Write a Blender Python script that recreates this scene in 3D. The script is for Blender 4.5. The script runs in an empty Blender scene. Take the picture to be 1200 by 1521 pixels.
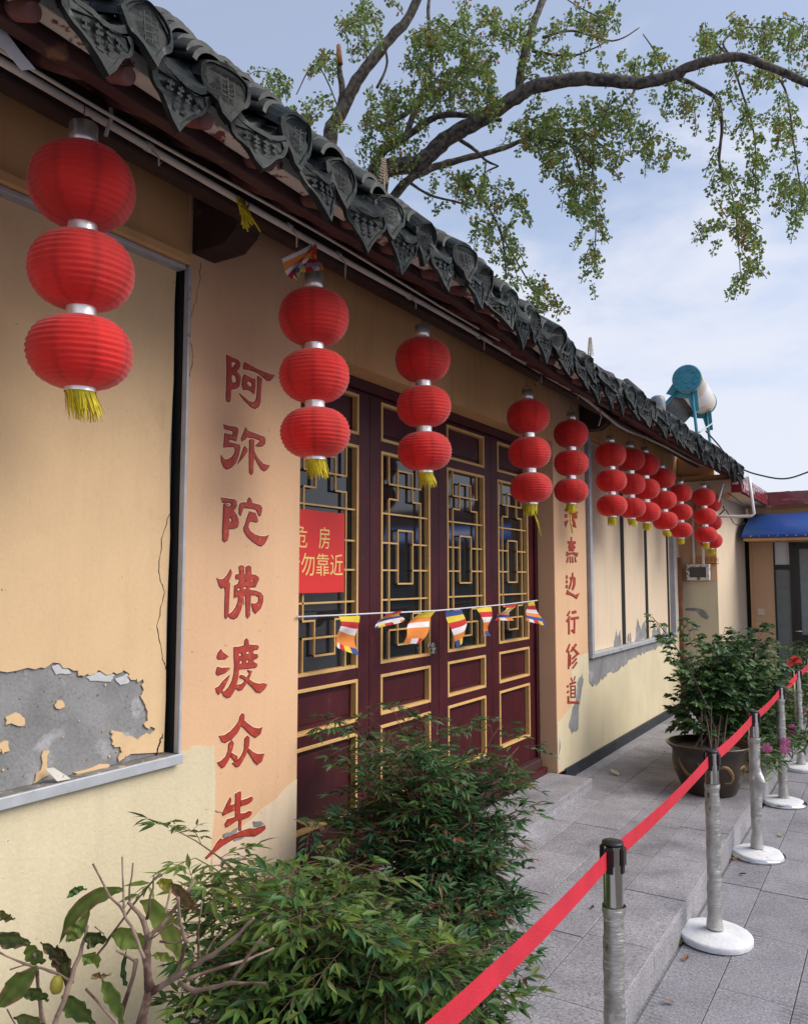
import bpy, bmesh, math, random
from mathutils import Vector, Matrix, Euler
from mathutils import noise as mnoise
from mathutils.geometry import tessellate_polygon
R = math.radians
rnd = random.Random(7)
S = bpy.context.scene
COL = S.collection

# ------------------------------------------------------------------ camera, sky, sun, exposure
F, CX, CY, PITCH, YAW, EYE = 1180.0, 600.0, 760.5, R(4.675), R(31.832), 1.75
cd = bpy.data.cameras.new('camera'); cam = bpy.data.objects.new('camera', cd); COL.objects.link(cam)
cam.location = (0, 0, EYE); cam.rotation_euler = (R(90) + PITCH, 0, YAW)
cd.sensor_fit = 'HORIZONTAL'; cd.sensor_width = 36; cd.lens = 36 * F / 1200
cd.clip_start = .05; cd.clip_end = 4000
S.camera = cam
SUN_EL, SUN_AZ = R(43), R(70)          # azimuth clockwise from +Y: the open courtyard side, a little ahead
W = bpy.data.worlds.new('World'); S.world = W; W.use_nodes = True
nt = W.node_tree; N = nt.nodes; N.clear()
out = N.new('ShaderNodeOutputWorld'); bg = N.new('ShaderNodeBackground'); bg.inputs[1].default_value = .095
sky = N.new('ShaderNodeTexSky'); sky.sky_type = 'NISHITA'; sky.sun_disc = False
sky.sun_elevation = SUN_EL; sky.sun_rotation = SUN_AZ; sky.air_density = 1.0; sky.dust_density = 1.2; sky.ozone_density = 2.5
tc = N.new('ShaderNodeTexCoord'); mp = N.new('ShaderNodeMapping'); mp.inputs['Scale'].default_value = (1.5, 1.5, 3.6)
mp.inputs['Location'].default_value = (.35, .1, .3)
nz = N.new('ShaderNodeTexNoise'); nz.inputs['Scale'].default_value = 2.1; nz.inputs['Detail'].default_value = 9; nz.inputs['Roughness'].default_value = .58; nz.inputs['Distortion'].default_value = .35
sp = N.new('ShaderNodeSeparateXYZ')
el = N.new('ShaderNodeMapRange'); el.inputs[1].default_value = .02; el.inputs[2].default_value = .62; el.inputs[3].default_value = .36; el.inputs[4].default_value = -.12
ad = N.new('ShaderNodeMath'); ad.operation = 'ADD'
rp = N.new('ShaderNodeMapRange'); rp.interpolation_type = 'SMOOTHSTEP'; rp.inputs[1].default_value = .44; rp.inputs[2].default_value = .74; rp.inputs[3].default_value = .35; rp.inputs[4].default_value = .95
mx = N.new('ShaderNodeMix'); mx.data_type = 'RGBA'; mx.inputs[7].default_value = (4.35, 4.5, 5.1, 1)
L = nt.links.new
L(tc.outputs['Generated'], mp.inputs[0]); L(mp.outputs[0], nz.inputs['Vector']); L(tc.outputs['Generated'], sp.inputs[0])
L(sp.outputs[2], el.inputs[0]); L(nz.outputs[0], ad.inputs[0]); L(el.outputs[0], ad.inputs[1]); L(ad.outputs[0], rp.inputs[0])
L(rp.outputs[0], mx.inputs[0]); L(sky.outputs[0], mx.inputs[6]); L(mx.outputs[2], bg.inputs[0]); L(bg.outputs[0], out.inputs[0])
sd = bpy.data.lights.new('sun', 'SUN'); sd.energy = 2.0; sd.angle = R(50); sd.color = (1, .93, .82)
sun = bpy.data.objects.new('sun', sd); COL.objects.link(sun)
sdir = Vector((math.sin(SUN_AZ) * math.cos(SUN_EL), math.cos(SUN_AZ) * math.cos(SUN_EL), math.sin(SUN_EL)))
sun.rotation_euler = sdir.to_track_quat('Z', 'Y').to_euler(); sun.location = sdir * 40
S.view_settings.view_transform = 'Standard'; S.view_settings.look = 'None'; S.view_settings.gamma = 1
S.view_settings.use_curve_mapping = False; S.view_settings.exposure = 1.0

# ------------------------------------------------------------------ survey: a measured sight line met with a known plane gives a point of the place
_f = Vector((-math.sin(YAW) * math.cos(PITCH), math.cos(YAW) * math.cos(PITCH), math.sin(PITCH)))
_r = Vector((math.cos(YAW), math.sin(YAW), 0)); _u = _r.cross(_f); _c = Vector((0, 0, EYE))
def ray(u, v): return _f + _r * ((u - CX) / F) - _u * ((v - CY) / F)
def PX(u, v, x): d = ray(u, v); return _c + d * (x / d.x)
def PY(u, v, y): d = ray(u, v); return _c + d * (y / d.y)
def PZ(u, v, z): d = ray(u, v); return _c + d * ((z - EYE) / d.z)
def PD(u, v, dep): return _c + ray(u, v) * dep

# ------------------------------------------------------------------ materials
MATS = {}
def mat(name, col, rough=.6, metal=0., var=.12, vscale=3., fine=0., fscale=60., bump=0., bscale=40., spec=.4, col2=None, c2=(.5, .65), c2scale=4., coat=0., attr=False, objvar=0., streak=0., ribs=0., speck=None, transl=0., alpha=1., sheen=0.):
    m = bpy.data.materials.new(name); m.use_nodes = True; t = m.node_tree; n = t.nodes; l = t.links.new
    b = n['Principled BSDF']; b.inputs['Roughness'].default_value = rough; b.inputs['Metallic'].default_value = metal
    b.inputs['Specular IOR Level'].default_value = spec; b.inputs['Coat Weight'].default_value = coat; b.inputs['Alpha'].default_value = alpha
    b.inputs['Sheen Weight'].default_value = sheen
    g = n.new('ShaderNodeNewGeometry'); pos = g.outputs['Position']
    def noise(sc, det=5, vec=pos, ro=.55):
        q = n.new('ShaderNodeTexNoise'); q.inputs['Scale'].default_value = sc; q.inputs['Detail'].default_value = det; q.inputs['Roughness'].default_value = ro
        l(vec, q.inputs['Vector']); return q.outputs[0]
    def rng(s, a0, a1, b0, b1, smooth=False):
        q = n.new('ShaderNodeMapRange'); q.inputs[1].default_value = a0; q.inputs[2].default_value = a1; q.inputs[3].default_value = b0; q.inputs[4].default_value = b1
        if smooth: q.interpolation_type = 'SMOOTHSTEP'
        l(s, q.inputs[0]); return q.outputs[0]
    def mixc(f, a, bb, mode='MIX'):
        q = n.new('ShaderNodeMix'); q.data_type = 'RGBA'; q.blend_type = mode
        for s, i in ((f, 0), (a, 6), (bb, 7)):
            if isinstance(s, (int, float)): q.inputs[i].default_value = s
            elif isinstance(s, (tuple, list)): q.inputs[i].default_value = (*s[:3], 1)
            else: l(s, q.inputs[i])
        return q.outputs[2]
    def scale(c, f):
        q = n.new('ShaderNodeVectorMath'); q.operation = 'SCALE'; 
        if isinstance(c, (tuple, list)): q.inputs[0].default_value = c[:3]
        else: l(c, q.inputs[0])
        l(f, q.inputs[3]); return q.outputs[0]
    c = tuple(col)
    if attr:
        a = n.new('ShaderNodeAttribute'); a.attribute_name = 'Col'; c = a.outputs[0]
    if col2 is not None: c = mixc(rng(noise(c2scale, 7, ro=.62), c2[0], c2[1], 0, 1, True), c, col2)
    if var: c = scale(c, rng(noise(vscale, 4), .3, .7, 1 - var, 1 + var))
    if fine: c = scale(c, rng(noise(fscale, 3, ro=.7), .3, .7, 1 - fine, 1 + fine))
    if streak:
        mpn = n.new('ShaderNodeMapping'); mpn.inputs['Scale'].default_value = (9, 9, .7); l(pos, mpn.inputs[0])
        c = scale(c, rng(noise(1.6, 6, mpn.outputs[0], .65), .45, .72, 1, 1 - streak, True))
    if ribs:       # chiselled cross-grooves, worn away in patches
        wv = n.new('ShaderNodeTexWave'); wv.wave_type = 'BANDS'; wv.bands_direction = 'Y'; wv.inputs['Scale'].default_value = 11; wv.inputs['Distortion'].default_value = 5; wv.inputs['Detail'].default_value = 3; wv.inputs['Detail Scale'].default_value = 2.5
        l(pos, wv.inputs['Vector']); mk = rng(noise(1.9, 4), .47, .60, 0, ribs, True); q0 = n.new('ShaderNodeMath'); q0.operation = 'MULTIPLY'; l(rng(wv.outputs[1], .25, .6, 1, 0), q0.inputs[0]); l(mk, q0.inputs[1])
        q1 = n.new('ShaderNodeMath'); q1.operation = 'SUBTRACT'; q1.inputs[0].default_value = 1; l(q0.outputs[0], q1.inputs[1]); c = scale(c, q1.outputs[0])
    if speck:      # small dark marks: (scale, threshold, colour)
        c = mixc(rng(noise(speck[0], 2, ro=.5), speck[1], speck[1] + .03, 0, .8), c, speck[2])
    if objvar:
        oi = n.new('ShaderNodeObjectInfo'); c = scale(c, rng(oi.outputs['Random'], 0, 1, 1 - objvar, 1 + objvar))
    if isinstance(c, tuple): b.inputs['Base Color'].default_value = (*c, 1)
    else: l(c, b.inputs['Base Color'])
    if bump:
        bp = n.new('ShaderNodeBump'); bp.inputs['Strength'].default_value = bump; bp.inputs['Distance'].default_value = .004
        l(noise(bscale, 6), bp.inputs['Height']); l(bp.outputs[0], b.inputs['Normal'])
    if transl:
        tr = n.new('ShaderNodeBsdfTranslucent'); ms = n.new('ShaderNodeMixShader'); ms.inputs[0].default_value = transl
        if isinstance(c, tuple): tr.inputs[0].default_value = (*c, 1)
        else: l(c, tr.inputs[0])
        o = n['Material Output']; l(b.outputs[0], ms.inputs[1]); l(tr.outputs[0], ms.inputs[2]); l(ms.outputs[0], o.inputs[0])
    MATS[name] = m; return m
DIRT = (.16, .11, .07)
pl_orange = mat('plaster_orange', (.62, .395, .24), .85, var=.07, vscale=1.3, fine=.03, bump=.25, bscale=60, streak=.04, speck=(55, .755, DIRT), spec=.2, col2=(.55, .33, .20), c2=(.60, .78), c2scale=2.6)
pl_panel = mat('plaster_panel', (.63, .445, .26), .85, var=.08, vscale=1.6, fine=.03, bump=.25, bscale=55, streak=.04, speck=(50, .745, DIRT), spec=.2, col2=(.50, .33, .2), c2=(.58, .76), c2scale=3.1)
pl_yellow = mat('plaster_yellow', (.59, .515, .355), .85, var=.07, vscale=2.2, fine=.04, bump=.5, bscale=75, streak=.06, speck=(60, .75, DIRT), spec=.2)
pl_cream = mat('plaster_cream', (.62, .50, .37), .85, var=.05, vscale=1.5, bump=.2, bscale=55, streak=.10, speck=(50, .75, DIRT), spec=.2)
pl_tan = mat('plaster_tan', (.62, .36, .165), .85, var=.08, vscale=1.7, bump=.2, bscale=60, streak=.1, spec=.2)
cement = mat('bare_cement', (.215, .215, .22), .92, var=.2, vscale=6, fine=.12, fscale=90, bump=.7, bscale=90, col2=(.36, .36, .38), c2=(.55, .72), c2scale=7, speck=(60, .69, (.07, .07, .075)), spec=.2)
undercoat = mat('pale_undercoat', (.46, .46, .48), .9, var=.15, vscale=20, bump=.4)
granite = mat('granite', (.27, .263, .285), .72, var=.16, vscale=5, fine=.38, fscale=85, bump=.35, bscale=160, objvar=.13, col2=(.17, .165, .185), c2=(.50, .74), c2scale=2.6, speck=(110, .61, (.10, .10, .115)), spec=.3)
granite_dark = mat('granite_road', (.25, .245, .275), .78, ribs=.3, var=.16, vscale=4, fine=.38, fscale=80, bump=.8, bscale=110, objvar=.09, col2=(.18, .175, .185), c2=(.52, .72), c2scale=4, speck=(120, .64, (.1, .1, .11)), spec=.3)
joint = mat('joint_dirt', (.06, .055, .05), .95, var=.3, vscale=12)
skirt_m = mat('dark_skirting', (.022, .026, .034), .55, var=.3, vscale=9, bump=.3, bscale=60, speck=(30, .70, (.3, .3, .3)))
tile_m = mat('roof_tile_clay', (.013, .017, .018), .55, var=.5, vscale=14, fine=.2, fscale=80, bump=.5, bscale=70, col2=(.06, .068, .064), c2=(.56, .72), c2scale=14, objvar=.45, spec=.16)
tile_edge = mat('roof_tile_edge', (.075, .077, .075), .85, var=.35, vscale=25, bump=.5, bscale=60)
mortar = mat('roof_mortar', (.17, .145, .11), .95, var=.3, vscale=20, bump=1, bscale=40, col2=(.08, .08, .07), c2=(.45, .6), c2scale=18)
wood_dark = mat('old_wood', (.028, .012, .011), .7, var=.3, vscale=9, bump=.5, bscale=35, col2=(.07, .035, .022), c2=(.60, .72), c2scale=9)
wood_beam = mat('painted_beam', (.045, .015, .015), .65, var=.25, vscale=8, bump=.4, bscale=30, col2=(.16, .08, .045), c2=(.62, .70), c2scale=7)
rafter_m = mat('rafter_paint', (.13, .05, .048), .7, var=.3, vscale=20, bump=.4, bscale=50, objvar=.2)
board_white = mat('weathered_white_board', (.50, .47, .43), .85, var=.15, vscale=8, col2=(.13, .045, .035), c2=(.54, .60), c2scale=16, bump=.4)
door_m = mat('maroon_lacquer', (.052, .007, .011), .42, var=.25, vscale=6, col2=(.085, .022, .022), c2=(.58, .75), c2scale=9, bump=.12, bscale=18, spec=.28, streak=.2)
gold = mat('yellow_trim', (.60, .37, .14), .5, var=.1, vscale=20, col2=(.42, .24, .09), c2=(.6, .75), c2scale=20)
glass_m = mat('dark_glass', (.012, .014, .016), .06, var=0, spec=.7)
black_gap = mat('black_gap', (.008, .008, .008), .9, var=0)
alu = mat('grey_metal_frame', (.42, .44, .48), .5, metal=.3, var=.12, vscale=14, col2=(.22, .21, .2), c2=(.62, .7), c2scale=20)
red_char = mat('red_paint', (.33, .034, .022), .6, var=.22, vscale=28, col2=(.43, .085, .035), c2=(.52, .68), c2scale=40)
red_edge = mat('dark_red_outline', (.16, .018, .012), .7, var=.2, vscale=30)
halo_m = mat('pale_outline', (.74, .53, .35), .8, var=.05)
fabric = mat('red_lantern_cloth', (.68, .012, .018), .72, var=.10, vscale=9, fine=.06, fscale=120, bump=.25, bscale=90, transl=.42, spec=.3, sheen=.4, attr=True)
foil = mat('silver_foil', (.88, .87, .84), .32, metal=.75, var=.1, vscale=40, bump=.2, bscale=30)
chrome = mat('chrome', (.72, .71, .68), .16, metal=1, var=.06, vscale=20)
tassel_m = mat('yellow_fringe', (.62, .52, .025), .75, var=.2, vscale=60, transl=.15)
pvc = mat('pvc_conduit', (.56, .53, .50), .5, var=.1, vscale=8)
pvc_white = mat('white_pipe_paint', (.75, .75, .74), .45, var=.06)
wire_m = mat('dark_wire', (.03, .028, .03), .6, var=0)
cord_m = mat('grey_cord', (.50, .48, .46), .8, var=.1)
paper_m = mat('white_cloth', (.72, .72, .78), .85, var=.05, transl=.2)
flag_m = mat('flag_cloth', (1, 1, 1), .8, var=.06, vscale=30, attr=True, transl=.25, spec=.2)
red_sign = mat('red_sign_board', (.66, .028, .024), .5, var=.04)
gold_text = mat('gold_lettering', (.85, .58, .20), .5, var=.03)
belt_m = mat('red_belt_webbing', (.58, .022, .045), .66, var=.12, vscale=7, fine=.14, fscale=220, bump=.4, bscale=220, transl=.12)
black_pl = mat('black_plastic', (.012, .012, .014), .4, var=0, spec=.5)
wrap_m = mat('plastic_wrap', (.50, .49, .46), .36, metal=.75, var=.2, vscale=14, spec=.6)
def _wrap(m):
    t = m.node_tree; n = t.nodes; l = t.links.new; b = n['Principled BSDF']; g = n.new('ShaderNodeNewGeometry'); mp_ = n.new('ShaderNodeMapping'); mp_.inputs['Scale'].default_value = (14, 14, 62); mp_.inputs['Rotation'].default_value = (.12, .2, 0); l(g.outputs['Position'], mp_.inputs[0])
    q_ = n.new('ShaderNodeTexNoise'); q_.inputs['Scale'].default_value = 1; q_.inputs['Detail'].default_value = 5; q_.inputs['Roughness'].default_value = .65; l(mp_.outputs[0], q_.inputs['Vector'])
    bp = n.new('ShaderNodeBump'); bp.inputs['Strength'].default_value = .9; bp.inputs['Distance'].default_value = .006; l(q_.outputs[0], bp.inputs['Height']); l(bp.outputs[0], b.inputs['Normal'])
    r_ = n.new('ShaderNodeMapRange'); r_.inputs[1].default_value = .56; r_.inputs[2].default_value = .68; r_.inputs[3].default_value = .85; r_.inputs[4].default_value = .05; l(q_.outputs[0], r_.inputs[0]); l(r_.outputs[0], b.inputs['Metallic'])
_wrap(wrap_m)
base_white = mat('white_base_cover', (.62, .63, .66), .6, var=.10, vscale=9, bump=.8, bscale=30, col2=(.36, .34, .32), c2=(.58, .70), c2scale=22)
pot_m = mat('brown_glaze', (.035, .022, .014), .3, var=.3, vscale=9, bump=.2, bscale=20, coat=.2)
pot_orn = mat('ochre_relief', (.20, .12, .045), .5, var=.25, vscale=14)
soil = mat('soil', (.05, .035, .025), .95, var=.4, vscale=20, bump=1, bscale=50)
bark = mat('tree_bark', (.105, .088, .075), .9, var=.35, vscale=9, bump=1.0, bscale=14, col2=(.035, .03, .027), c2=(.44, .58), c2scale=16)
twig_m = mat('plant_stem', (.13, .075, .05), .8, var=.25, vscale=20, bump=.4)
twig_pale = mat('dry_stem', (.23, .16, .125), .8, var=.25, vscale=25, bump=.5, bscale=60, col2=(.1, .055, .04), c2=(.5, .62), c2scale=14)
leaf_m = mat('leaf', (1, 1, 1), .48, attr=True, var=.18, vscale=30, transl=.28, spec=.4)
tleaf_m = mat('ginkgo_leaf', (1, 1, 1), .55, attr=True, var=.1, vscale=6, transl=.35, spec=.3)
blue_awn = mat('blue_awning', (.075, .21, .72), .35, var=.1, vscale=5, bump=.15, bscale=12)
maroon_tile = mat('maroon_glazed_tile', (.22, .022, .03), .22, var=.25, vscale=9, spec=.6, coat=.3)
teal = mat('teal_painted_steel', (.030, .20, .28), .45, var=.15, vscale=8)
tank_m = mat('rusty_white_tank', (.56, .52, .47), .4, var=.12, vscale=5, col2=(.33, .13, .05), c2=(.54, .62), c2scale=3.5)
tube_m = mat('dark_glass_tube', (.02, .022, .026), .12, var=0, spec=.8)
frost = mat('frosted_glass', (.20, .25, .25), .3, var=.1, vscale=14, bump=.3, bscale=80)
tile_grey = mat('grey_wall_tile', (.16, .18, .18), .35, var=.1, vscale=5)
wood_post = mat('brown_post', (.20, .09, .045), .75, var=.3, vscale=10, streak=.3, bump=.3)
cream_switch = mat('cream_switch', (.7, .58, .4), .4, var=0)
spike_m = mat('dry_spike', (.42, .33, .24), .9, var=.3, vscale=40)
pink_m = mat('pink_petal', (.55, .12, .30), .7, var=.2, vscale=40, transl=.3)
ground_m = granite_dark

# ------------------------------------------------------------------ helpers
class MB:
    def __init__(s): s.v = []; s.f = []; s.m = []; s.c = []; s.sm = []
    def add(s, vs, fs, mi=0, col=None, smooth=False):
        o = len(s.v); s.v += [tuple(p) for p in vs]
        s.f += [tuple(i + o for i in f) for f in fs]; s.m += [mi] * len(fs); s.sm += [smooth] * len(fs)
        s.c += [col or (1, 1, 1)] * len(vs); return s
    def box(s, x0, x1, y0, y1, z0, z1, mi=0):
        v = [(x, y, z) for x in (x0, x1) for y in (y0, y1) for z in (z0, z1)]
        return s.add(v, [(0, 1, 3, 2), (4, 6, 7, 5), (0, 4, 5, 1), (2, 3, 7, 6), (0, 2, 6, 4), (1, 5, 7, 3)], mi)
    def tube(s, pts, r, n=8, mi=0, col=None, cap=True):
        pts = [Vector(p) for p in pts]; k = len(pts)
        rs = r if isinstance(r, (list, tuple)) else [r] * k
        vs, fs = [], []; nrm = None
        for i, p in enumerate(pts):
            t = (pts[min(i + 1, k - 1)] - pts[max(i - 1, 0)])
            t = t.normalized() if t.length > 1e-9 else Vector((0, 0, 1))
            if nrm is None: nrm = t.orthogonal().normalized()
            else:
                nrm = nrm - t * nrm.dot(t); nrm = nrm.normalized() if nrm.length > 1e-6 else t.orthogonal().normalized()
            b = t.cross(nrm)
            for j in range(n):
                a = 2 * math.pi * j / n; vs.append(p + (nrm * math.cos(a) + b * math.sin(a)) * rs[i])
        for i in range(k - 1):
            for j in range(n):
                a, b2 = i * n + j, i * n + (j + 1) % n; fs.append((a, b2, b2 + n, a + n))
        s.add(vs, fs, mi, col, True)
        if cap:
            o = len(s.v) - n * k; s.f += [tuple(o + j for j in reversed(range(n))), tuple(o + n * (k - 1) + j for j in range(n))]
            s.m += [mi] * 2; s.sm += [False] * 2
        return s
    def lathe(s, prof, n=24, o=(0, 0, 0), mi=0, wob=None, smooth=True):
        vs, fs = [], []; k = len(prof)
        for i, (r, z) in enumerate(prof):
            for j in range(n):
                a = 2 * math.pi * j / n; rr = r * (wob(a, z) if wob else 1)
                vs.append((o[0] + rr * math.cos(a), o[1] + rr * math.sin(a), o[2] + z))
        for i in range(k - 1):
            for j in range(n):
                a, b = i * n + j, i * n + (j + 1) % n; fs.append((a, b, b + n, a + n))
        return s.add(vs, fs, mi, None, smooth)
    def prism(s, loops, fn, d, mi=0, mi_side=None):
        """outline (and holes) of 2-D points, mapped to 3-D by fn, thickened along vector d"""
        loops = [[(float(a), float(b)) for a, b in lp] for lp in loops]
        flat = [p for lp in loops for p in lp]
        tri = tessellate_polygon([[Vector((a, b, 0)) for a, b in lp] for lp in loops])
        fr = [Vector(fn(a, b)) for a, b in flat]; dv = Vector(d); bk = [p + dv for p in fr]; n = len(flat)
        s.add(fr + bk, [], mi); o = len(s.v) - 2 * n
        for t in tri: s.f.append(tuple(o + i for i in t)); s.m.append(mi); s.sm.append(False)
        for t in tri: s.f.append(tuple(o + n + i for i in reversed(t))); s.m.append(mi); s.sm.append(False)
        st = 0
        for lp in loops:
            k = len(lp)
            for i in range(k):
                a, b = st + i, st + (i + 1) % k
                s.f.append((o + a, o + b, o + n + b, o + n + a)); s.m.append(mi if mi_side is None else mi_side); s.sm.append(False)
            st += k
        return s
    def mesh(s, name, mats, cols=False):
        me = bpy.data.meshes.new(name); me.from_pydata(s.v, [], s.f)
        for m in (mats if isinstance(mats, (list, tuple)) else [mats]): me.materials.append(m)
        me.polygons.foreach_set('material_index', s.m); me.polygons.foreach_set('use_smooth', s.sm)
        if cols:
            a = me.color_attributes.new('Col', 'FLOAT_COLOR', 'POINT'); fl = []
            for c in s.c: fl += [c[0], c[1], c[2], 1.0]
            a.data.foreach_set('color', fl)
        me.update(); return me
    def build(s, name, mats, parent=None, bevel=0, cols=False, recalc=True):
        me = s.mesh(name, mats, cols)
        if recalc:
            b = bmesh.new(); b.from_mesh(me); bmesh.ops.recalc_face_normals(b, faces=b.faces); b.to_mesh(me); b.free()
        return link(name, me, parent, bevel)
def wpos(o):
    p = Vector((0, 0, 0))
    while o is not None: p += o.location; o = o.parent
    return p
def link(name, me, parent=None, bevel=0, loc=(0, 0, 0), rot=None):
    o = bpy.data.objects.new(name, me); COL.objects.link(o)
    if parent is not None: o.parent = parent; o.location = Vector(loc) - wpos(parent)
    else: o.location = loc
    if rot is not None: o.rotation_euler = rot
    if bevel:
        m = o.modifiers.new('bevel', 'BEVEL'); m.width = bevel; m.segments = 2; m.limit_method = 'ANGLE'
    return o
def tag(o, label, cat, group=None):
    o['label'] = label; o['category'] = cat
    if group: o['group'] = group
    return o
def thing(name, label, cat, loc=(0, 0, 0), group=None):
    o = bpy.data.objects.new(name, None); COL.objects.link(o); o.location = loc; o.empty_display_size = .1
    return tag(o, label, cat, group)
def structure(o): o['kind'] = 'structure'; return o
def stuff(o): o['kind'] = 'stuff'; return o
def copy_tree(o, parent=None):
    c = o.copy(); COL.objects.link(c); c.parent = parent
    for ch in list(o.children): copy_tree(ch, c)
    return c
def catmull(P, k=6):
    o = []; n = len(P)
    for i in range(n - 1):
        p0, p1, p2, p3 = P[max(0, i - 1)], P[i], P[i + 1], P[min(n - 1, i + 2)]
        for j in range(k):
            t = j / k; o.append(.5 * ((2 * p1) + (p2 - p0) * t + (2 * p0 - 5 * p1 + 4 * p2 - p3) * t * t + (3 * p1 - p0 - 3 * p2 + p3) * t ** 3))
    o.append(P[-1]); return o
def jitter_line(pts, amp, n, seed, closed=False):
    """a ragged version of a polyline"""
    q = random.Random(seed); o = []
    k = len(pts) if closed else len(pts) - 1
    for i in range(k):
        a, b = pts[i], pts[(i + 1) % len(pts)]
        for j in range(n):
            t = j / n; w = amp * (1 if j else .4)
            o.append((a[0] + (b[0] - a[0]) * t + q.uniform(-w, w), a[1] + (b[1] - a[1]) * t + q.uniform(-w, w)))
    if not closed: o.append(pts[-1])
    return o

WX = -2.30      # front plane of the hall
# ------------------------------------------------------------------ ground: road, platform, kerb
base = structure(MB().box(-60, 60, -60, 90, -.6, -.012).build('ground', ground_m))
road = structure(MB().box(-.955, 2.6, -1.5, 12.3, -.011, -.006).build('road', joint))
def slab(parent, x0, x1, y0, y1, z, m, dz):
    g = .0018
    b = MB().box(x0 + g, x1 - g, y0 + g, y1 - g, z - .03, z + dz)
    o = b.build('paving_slab', m, parent, bevel=.0025); return o
q = random.Random(3)
xs = [-.955, -.735, -.44, -.14, .16, .46]
for i in range(len(xs) - 1):
    y = -.3 - q.uniform(0, .5)
    while y < 12.2:
        ln = .62 if i else .9
        slab(road, xs[i], xs[i + 1], y, min(y + ln, 12.2), .0, granite_dark, q.uniform(-.0015, .0015)); y += ln
plat = structure(MB().box(-2.5, -.985, -1.5, 12.3, -.3, .118).build('platform', joint))
xs = [-2.49, -2.18, -1.875, -1.573, -1.265, -.962]
offs = [4.25, 4.516, 4.516, 3.595 - .05, 3.595]
for i in range(5):
    y = offs[i] - .6 * 8
    while y < 12.2:
        slab(plat, xs[i], xs[i + 1], y, min(y + .6, 12.25), .15, granite, q.uniform(-.002, .002)); y += .6
y = -1.2
while y < 12.2:
    MB().box(-.985, -.966, y + .002, y + .598, -.005, .1165).build('kerb_stone', granite, plat, bevel=.002); y += .6

# ------------------------------------------------------------------ the hall
hall = thing('temple_hall', 'long ochre plastered temple hall with grey tiled roof and maroon lattice doors', 'building', (WX, 4.5, .15))
hall['kind'] = 'thing'
def hx(a, b, d=-.3, x=WX): return (x, a, b)
# walls
MB().prism([[(-1.5, 0), (-1.5, 1.075), (2.08, 1.075)] + jitter_line([(2.118, 1.10), (2.21, 1.108), (2.298, 1.09), (2.31, .9), (2.29, .7), (2.30, .16)], .006, 4, 3) + [(2.30, 0)]], lambda a, b: (-2.2985, a, b), (-.3, 0, 0)).build('lower_wall', pl_yellow, hall)
MB().box(-2.6, -2.305, -1.5, 2.118, 2.985, 3.42).build('upper_wall', pl_tan, hall)
MB().box(-2.6, -2.42, -1.5, 2.118, 1.075, 2.985).build('recess_back', black_gap, hall)
MB().box(-2.6, -2.303, 2.8055, 5.9545, 2.825, 3.42).build('lintel_wall', pl_tan, hall)
MB().box(-2.6, -2.305, 6.712, 10.25, 0, 1.045).build('lower_wall', pl_yellow, hall)
MB().box(-2.6, -2.305, 6.712, 10.25, 3.0, 3.42).build('upper_wall', pl_tan, hall)
MB().box(-2.6, -2.42, 6.712, 10.25, 1.045, 3.0).build('recess_back', black_gap, hall)
MB().box(-2.6, -2.302, 9.86, 10.25, 1.045, 3.0).build('wall_end_strip', pl_cream, hall)
pillar1 = MB().box(-2.6, WX, 2.1185, 2.806, .1, 3.42).build('pillar', pl_orange, hall)
pillar2 = MB().box(-2.6, WX, 5.954, 6.712, .23, 3.42).build('pillar', pl_orange, hall, bevel=.006)
MB().box(-6.2, -2.6, -1.5, 10.25, 0, 3.3).build('rear_wall', pl_tan, hall)
# ledge above the left panel
MB().box(-2.32, -2.27, -1.5, 2.1, 2.955, 2.992).build('ledge', pl_tan, hall, bevel=.004)
# skirting
MB().box(-2.32, -2.286, 6.1, 10.2, .15, .243).build('skirting', skirt_m, hall, bevel=.002)
# yellow repaint on the pillars, peeled patches
def flatpatch(name, pts, m, parent, th=.0015, x=WX, seed=1, amp=.006, n=4, base=.0):
    lp = jitter_line(pts, amp, n, seed, True)
    return MB().prism([lp], lambda a, b: (x + base + th, a, b), (-(th), 0, 0)).build(name, m, parent)
flatpatch('repainted_area', [(2.34, .70), (2.45, .74), (2.62, .79), (2.804, .86), (2.804, .16), (2.31, .16), (2.30, .66)], pl_cream, pillar1, seed=4)
flatpatch('repainted_area', [(6.30, 1.02), (6.45, 1.09), (6.71, 1.10), (6.71, .24), (5.958, .24), (5.958, .62), (6.12, .66), (6.26, .7)], pl_yellow, pillar2, seed=5)
flatpatch('bare_cement_patch', [(6.55, .94), (6.57, .88), (6.5, .74), (6.45, .66), (6.42, .50), (6.27, .48), (6.2, .56), (6.28, .66), (6.38, .74), (6.42, .88)], cement, pillar2, th=.0022, seed=8, amp=.012)
flatpatch('bare_cement_patch', [(6.0, .50), (6.0, .50), (6.02, .42), (5.97, .36)], cement, pillar2, th=.0022, seed=9, amp=.004)
# left panel: boards with plaster skin broken away over cement
PXL = -2.335
panel = MB().box(-2.40, PXL - .007, -1.4, 2.086, 1.10, 2.955).build('window_infill_panel', cement, hall)
edge = [PX(u, v, PXL) for u, v in [(-260, 1010), (-60, 1002), (0, 995), (52, 995), (90, 985), (118, 1003), (125, 1004), (145, 996), (165, 1002), (190, 998), (195, 1010), (214, 1012), (210, 1035), (220, 1055), (216, 1078), (230, 1085), (205, 1100), (165, 1086), (166, 1106), (182, 1118), (176, 1132)]]
edge = [(p.y, p.z) for p in edge]
skin = [(-1.4, 2.954)] + [(-1.4, 1.46)] + jitter_line(edge, .009, 5, 11) + [(1.93, 1.125), (2.0, 1.115), (2.078, 1.104), (2.082, 1.3), (2.076, 1.6), (2.084, 1.9), (2.072, 2.2), (2.083, 2.5), (2.078, 2.8), (2.084, 2.954)]
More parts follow.
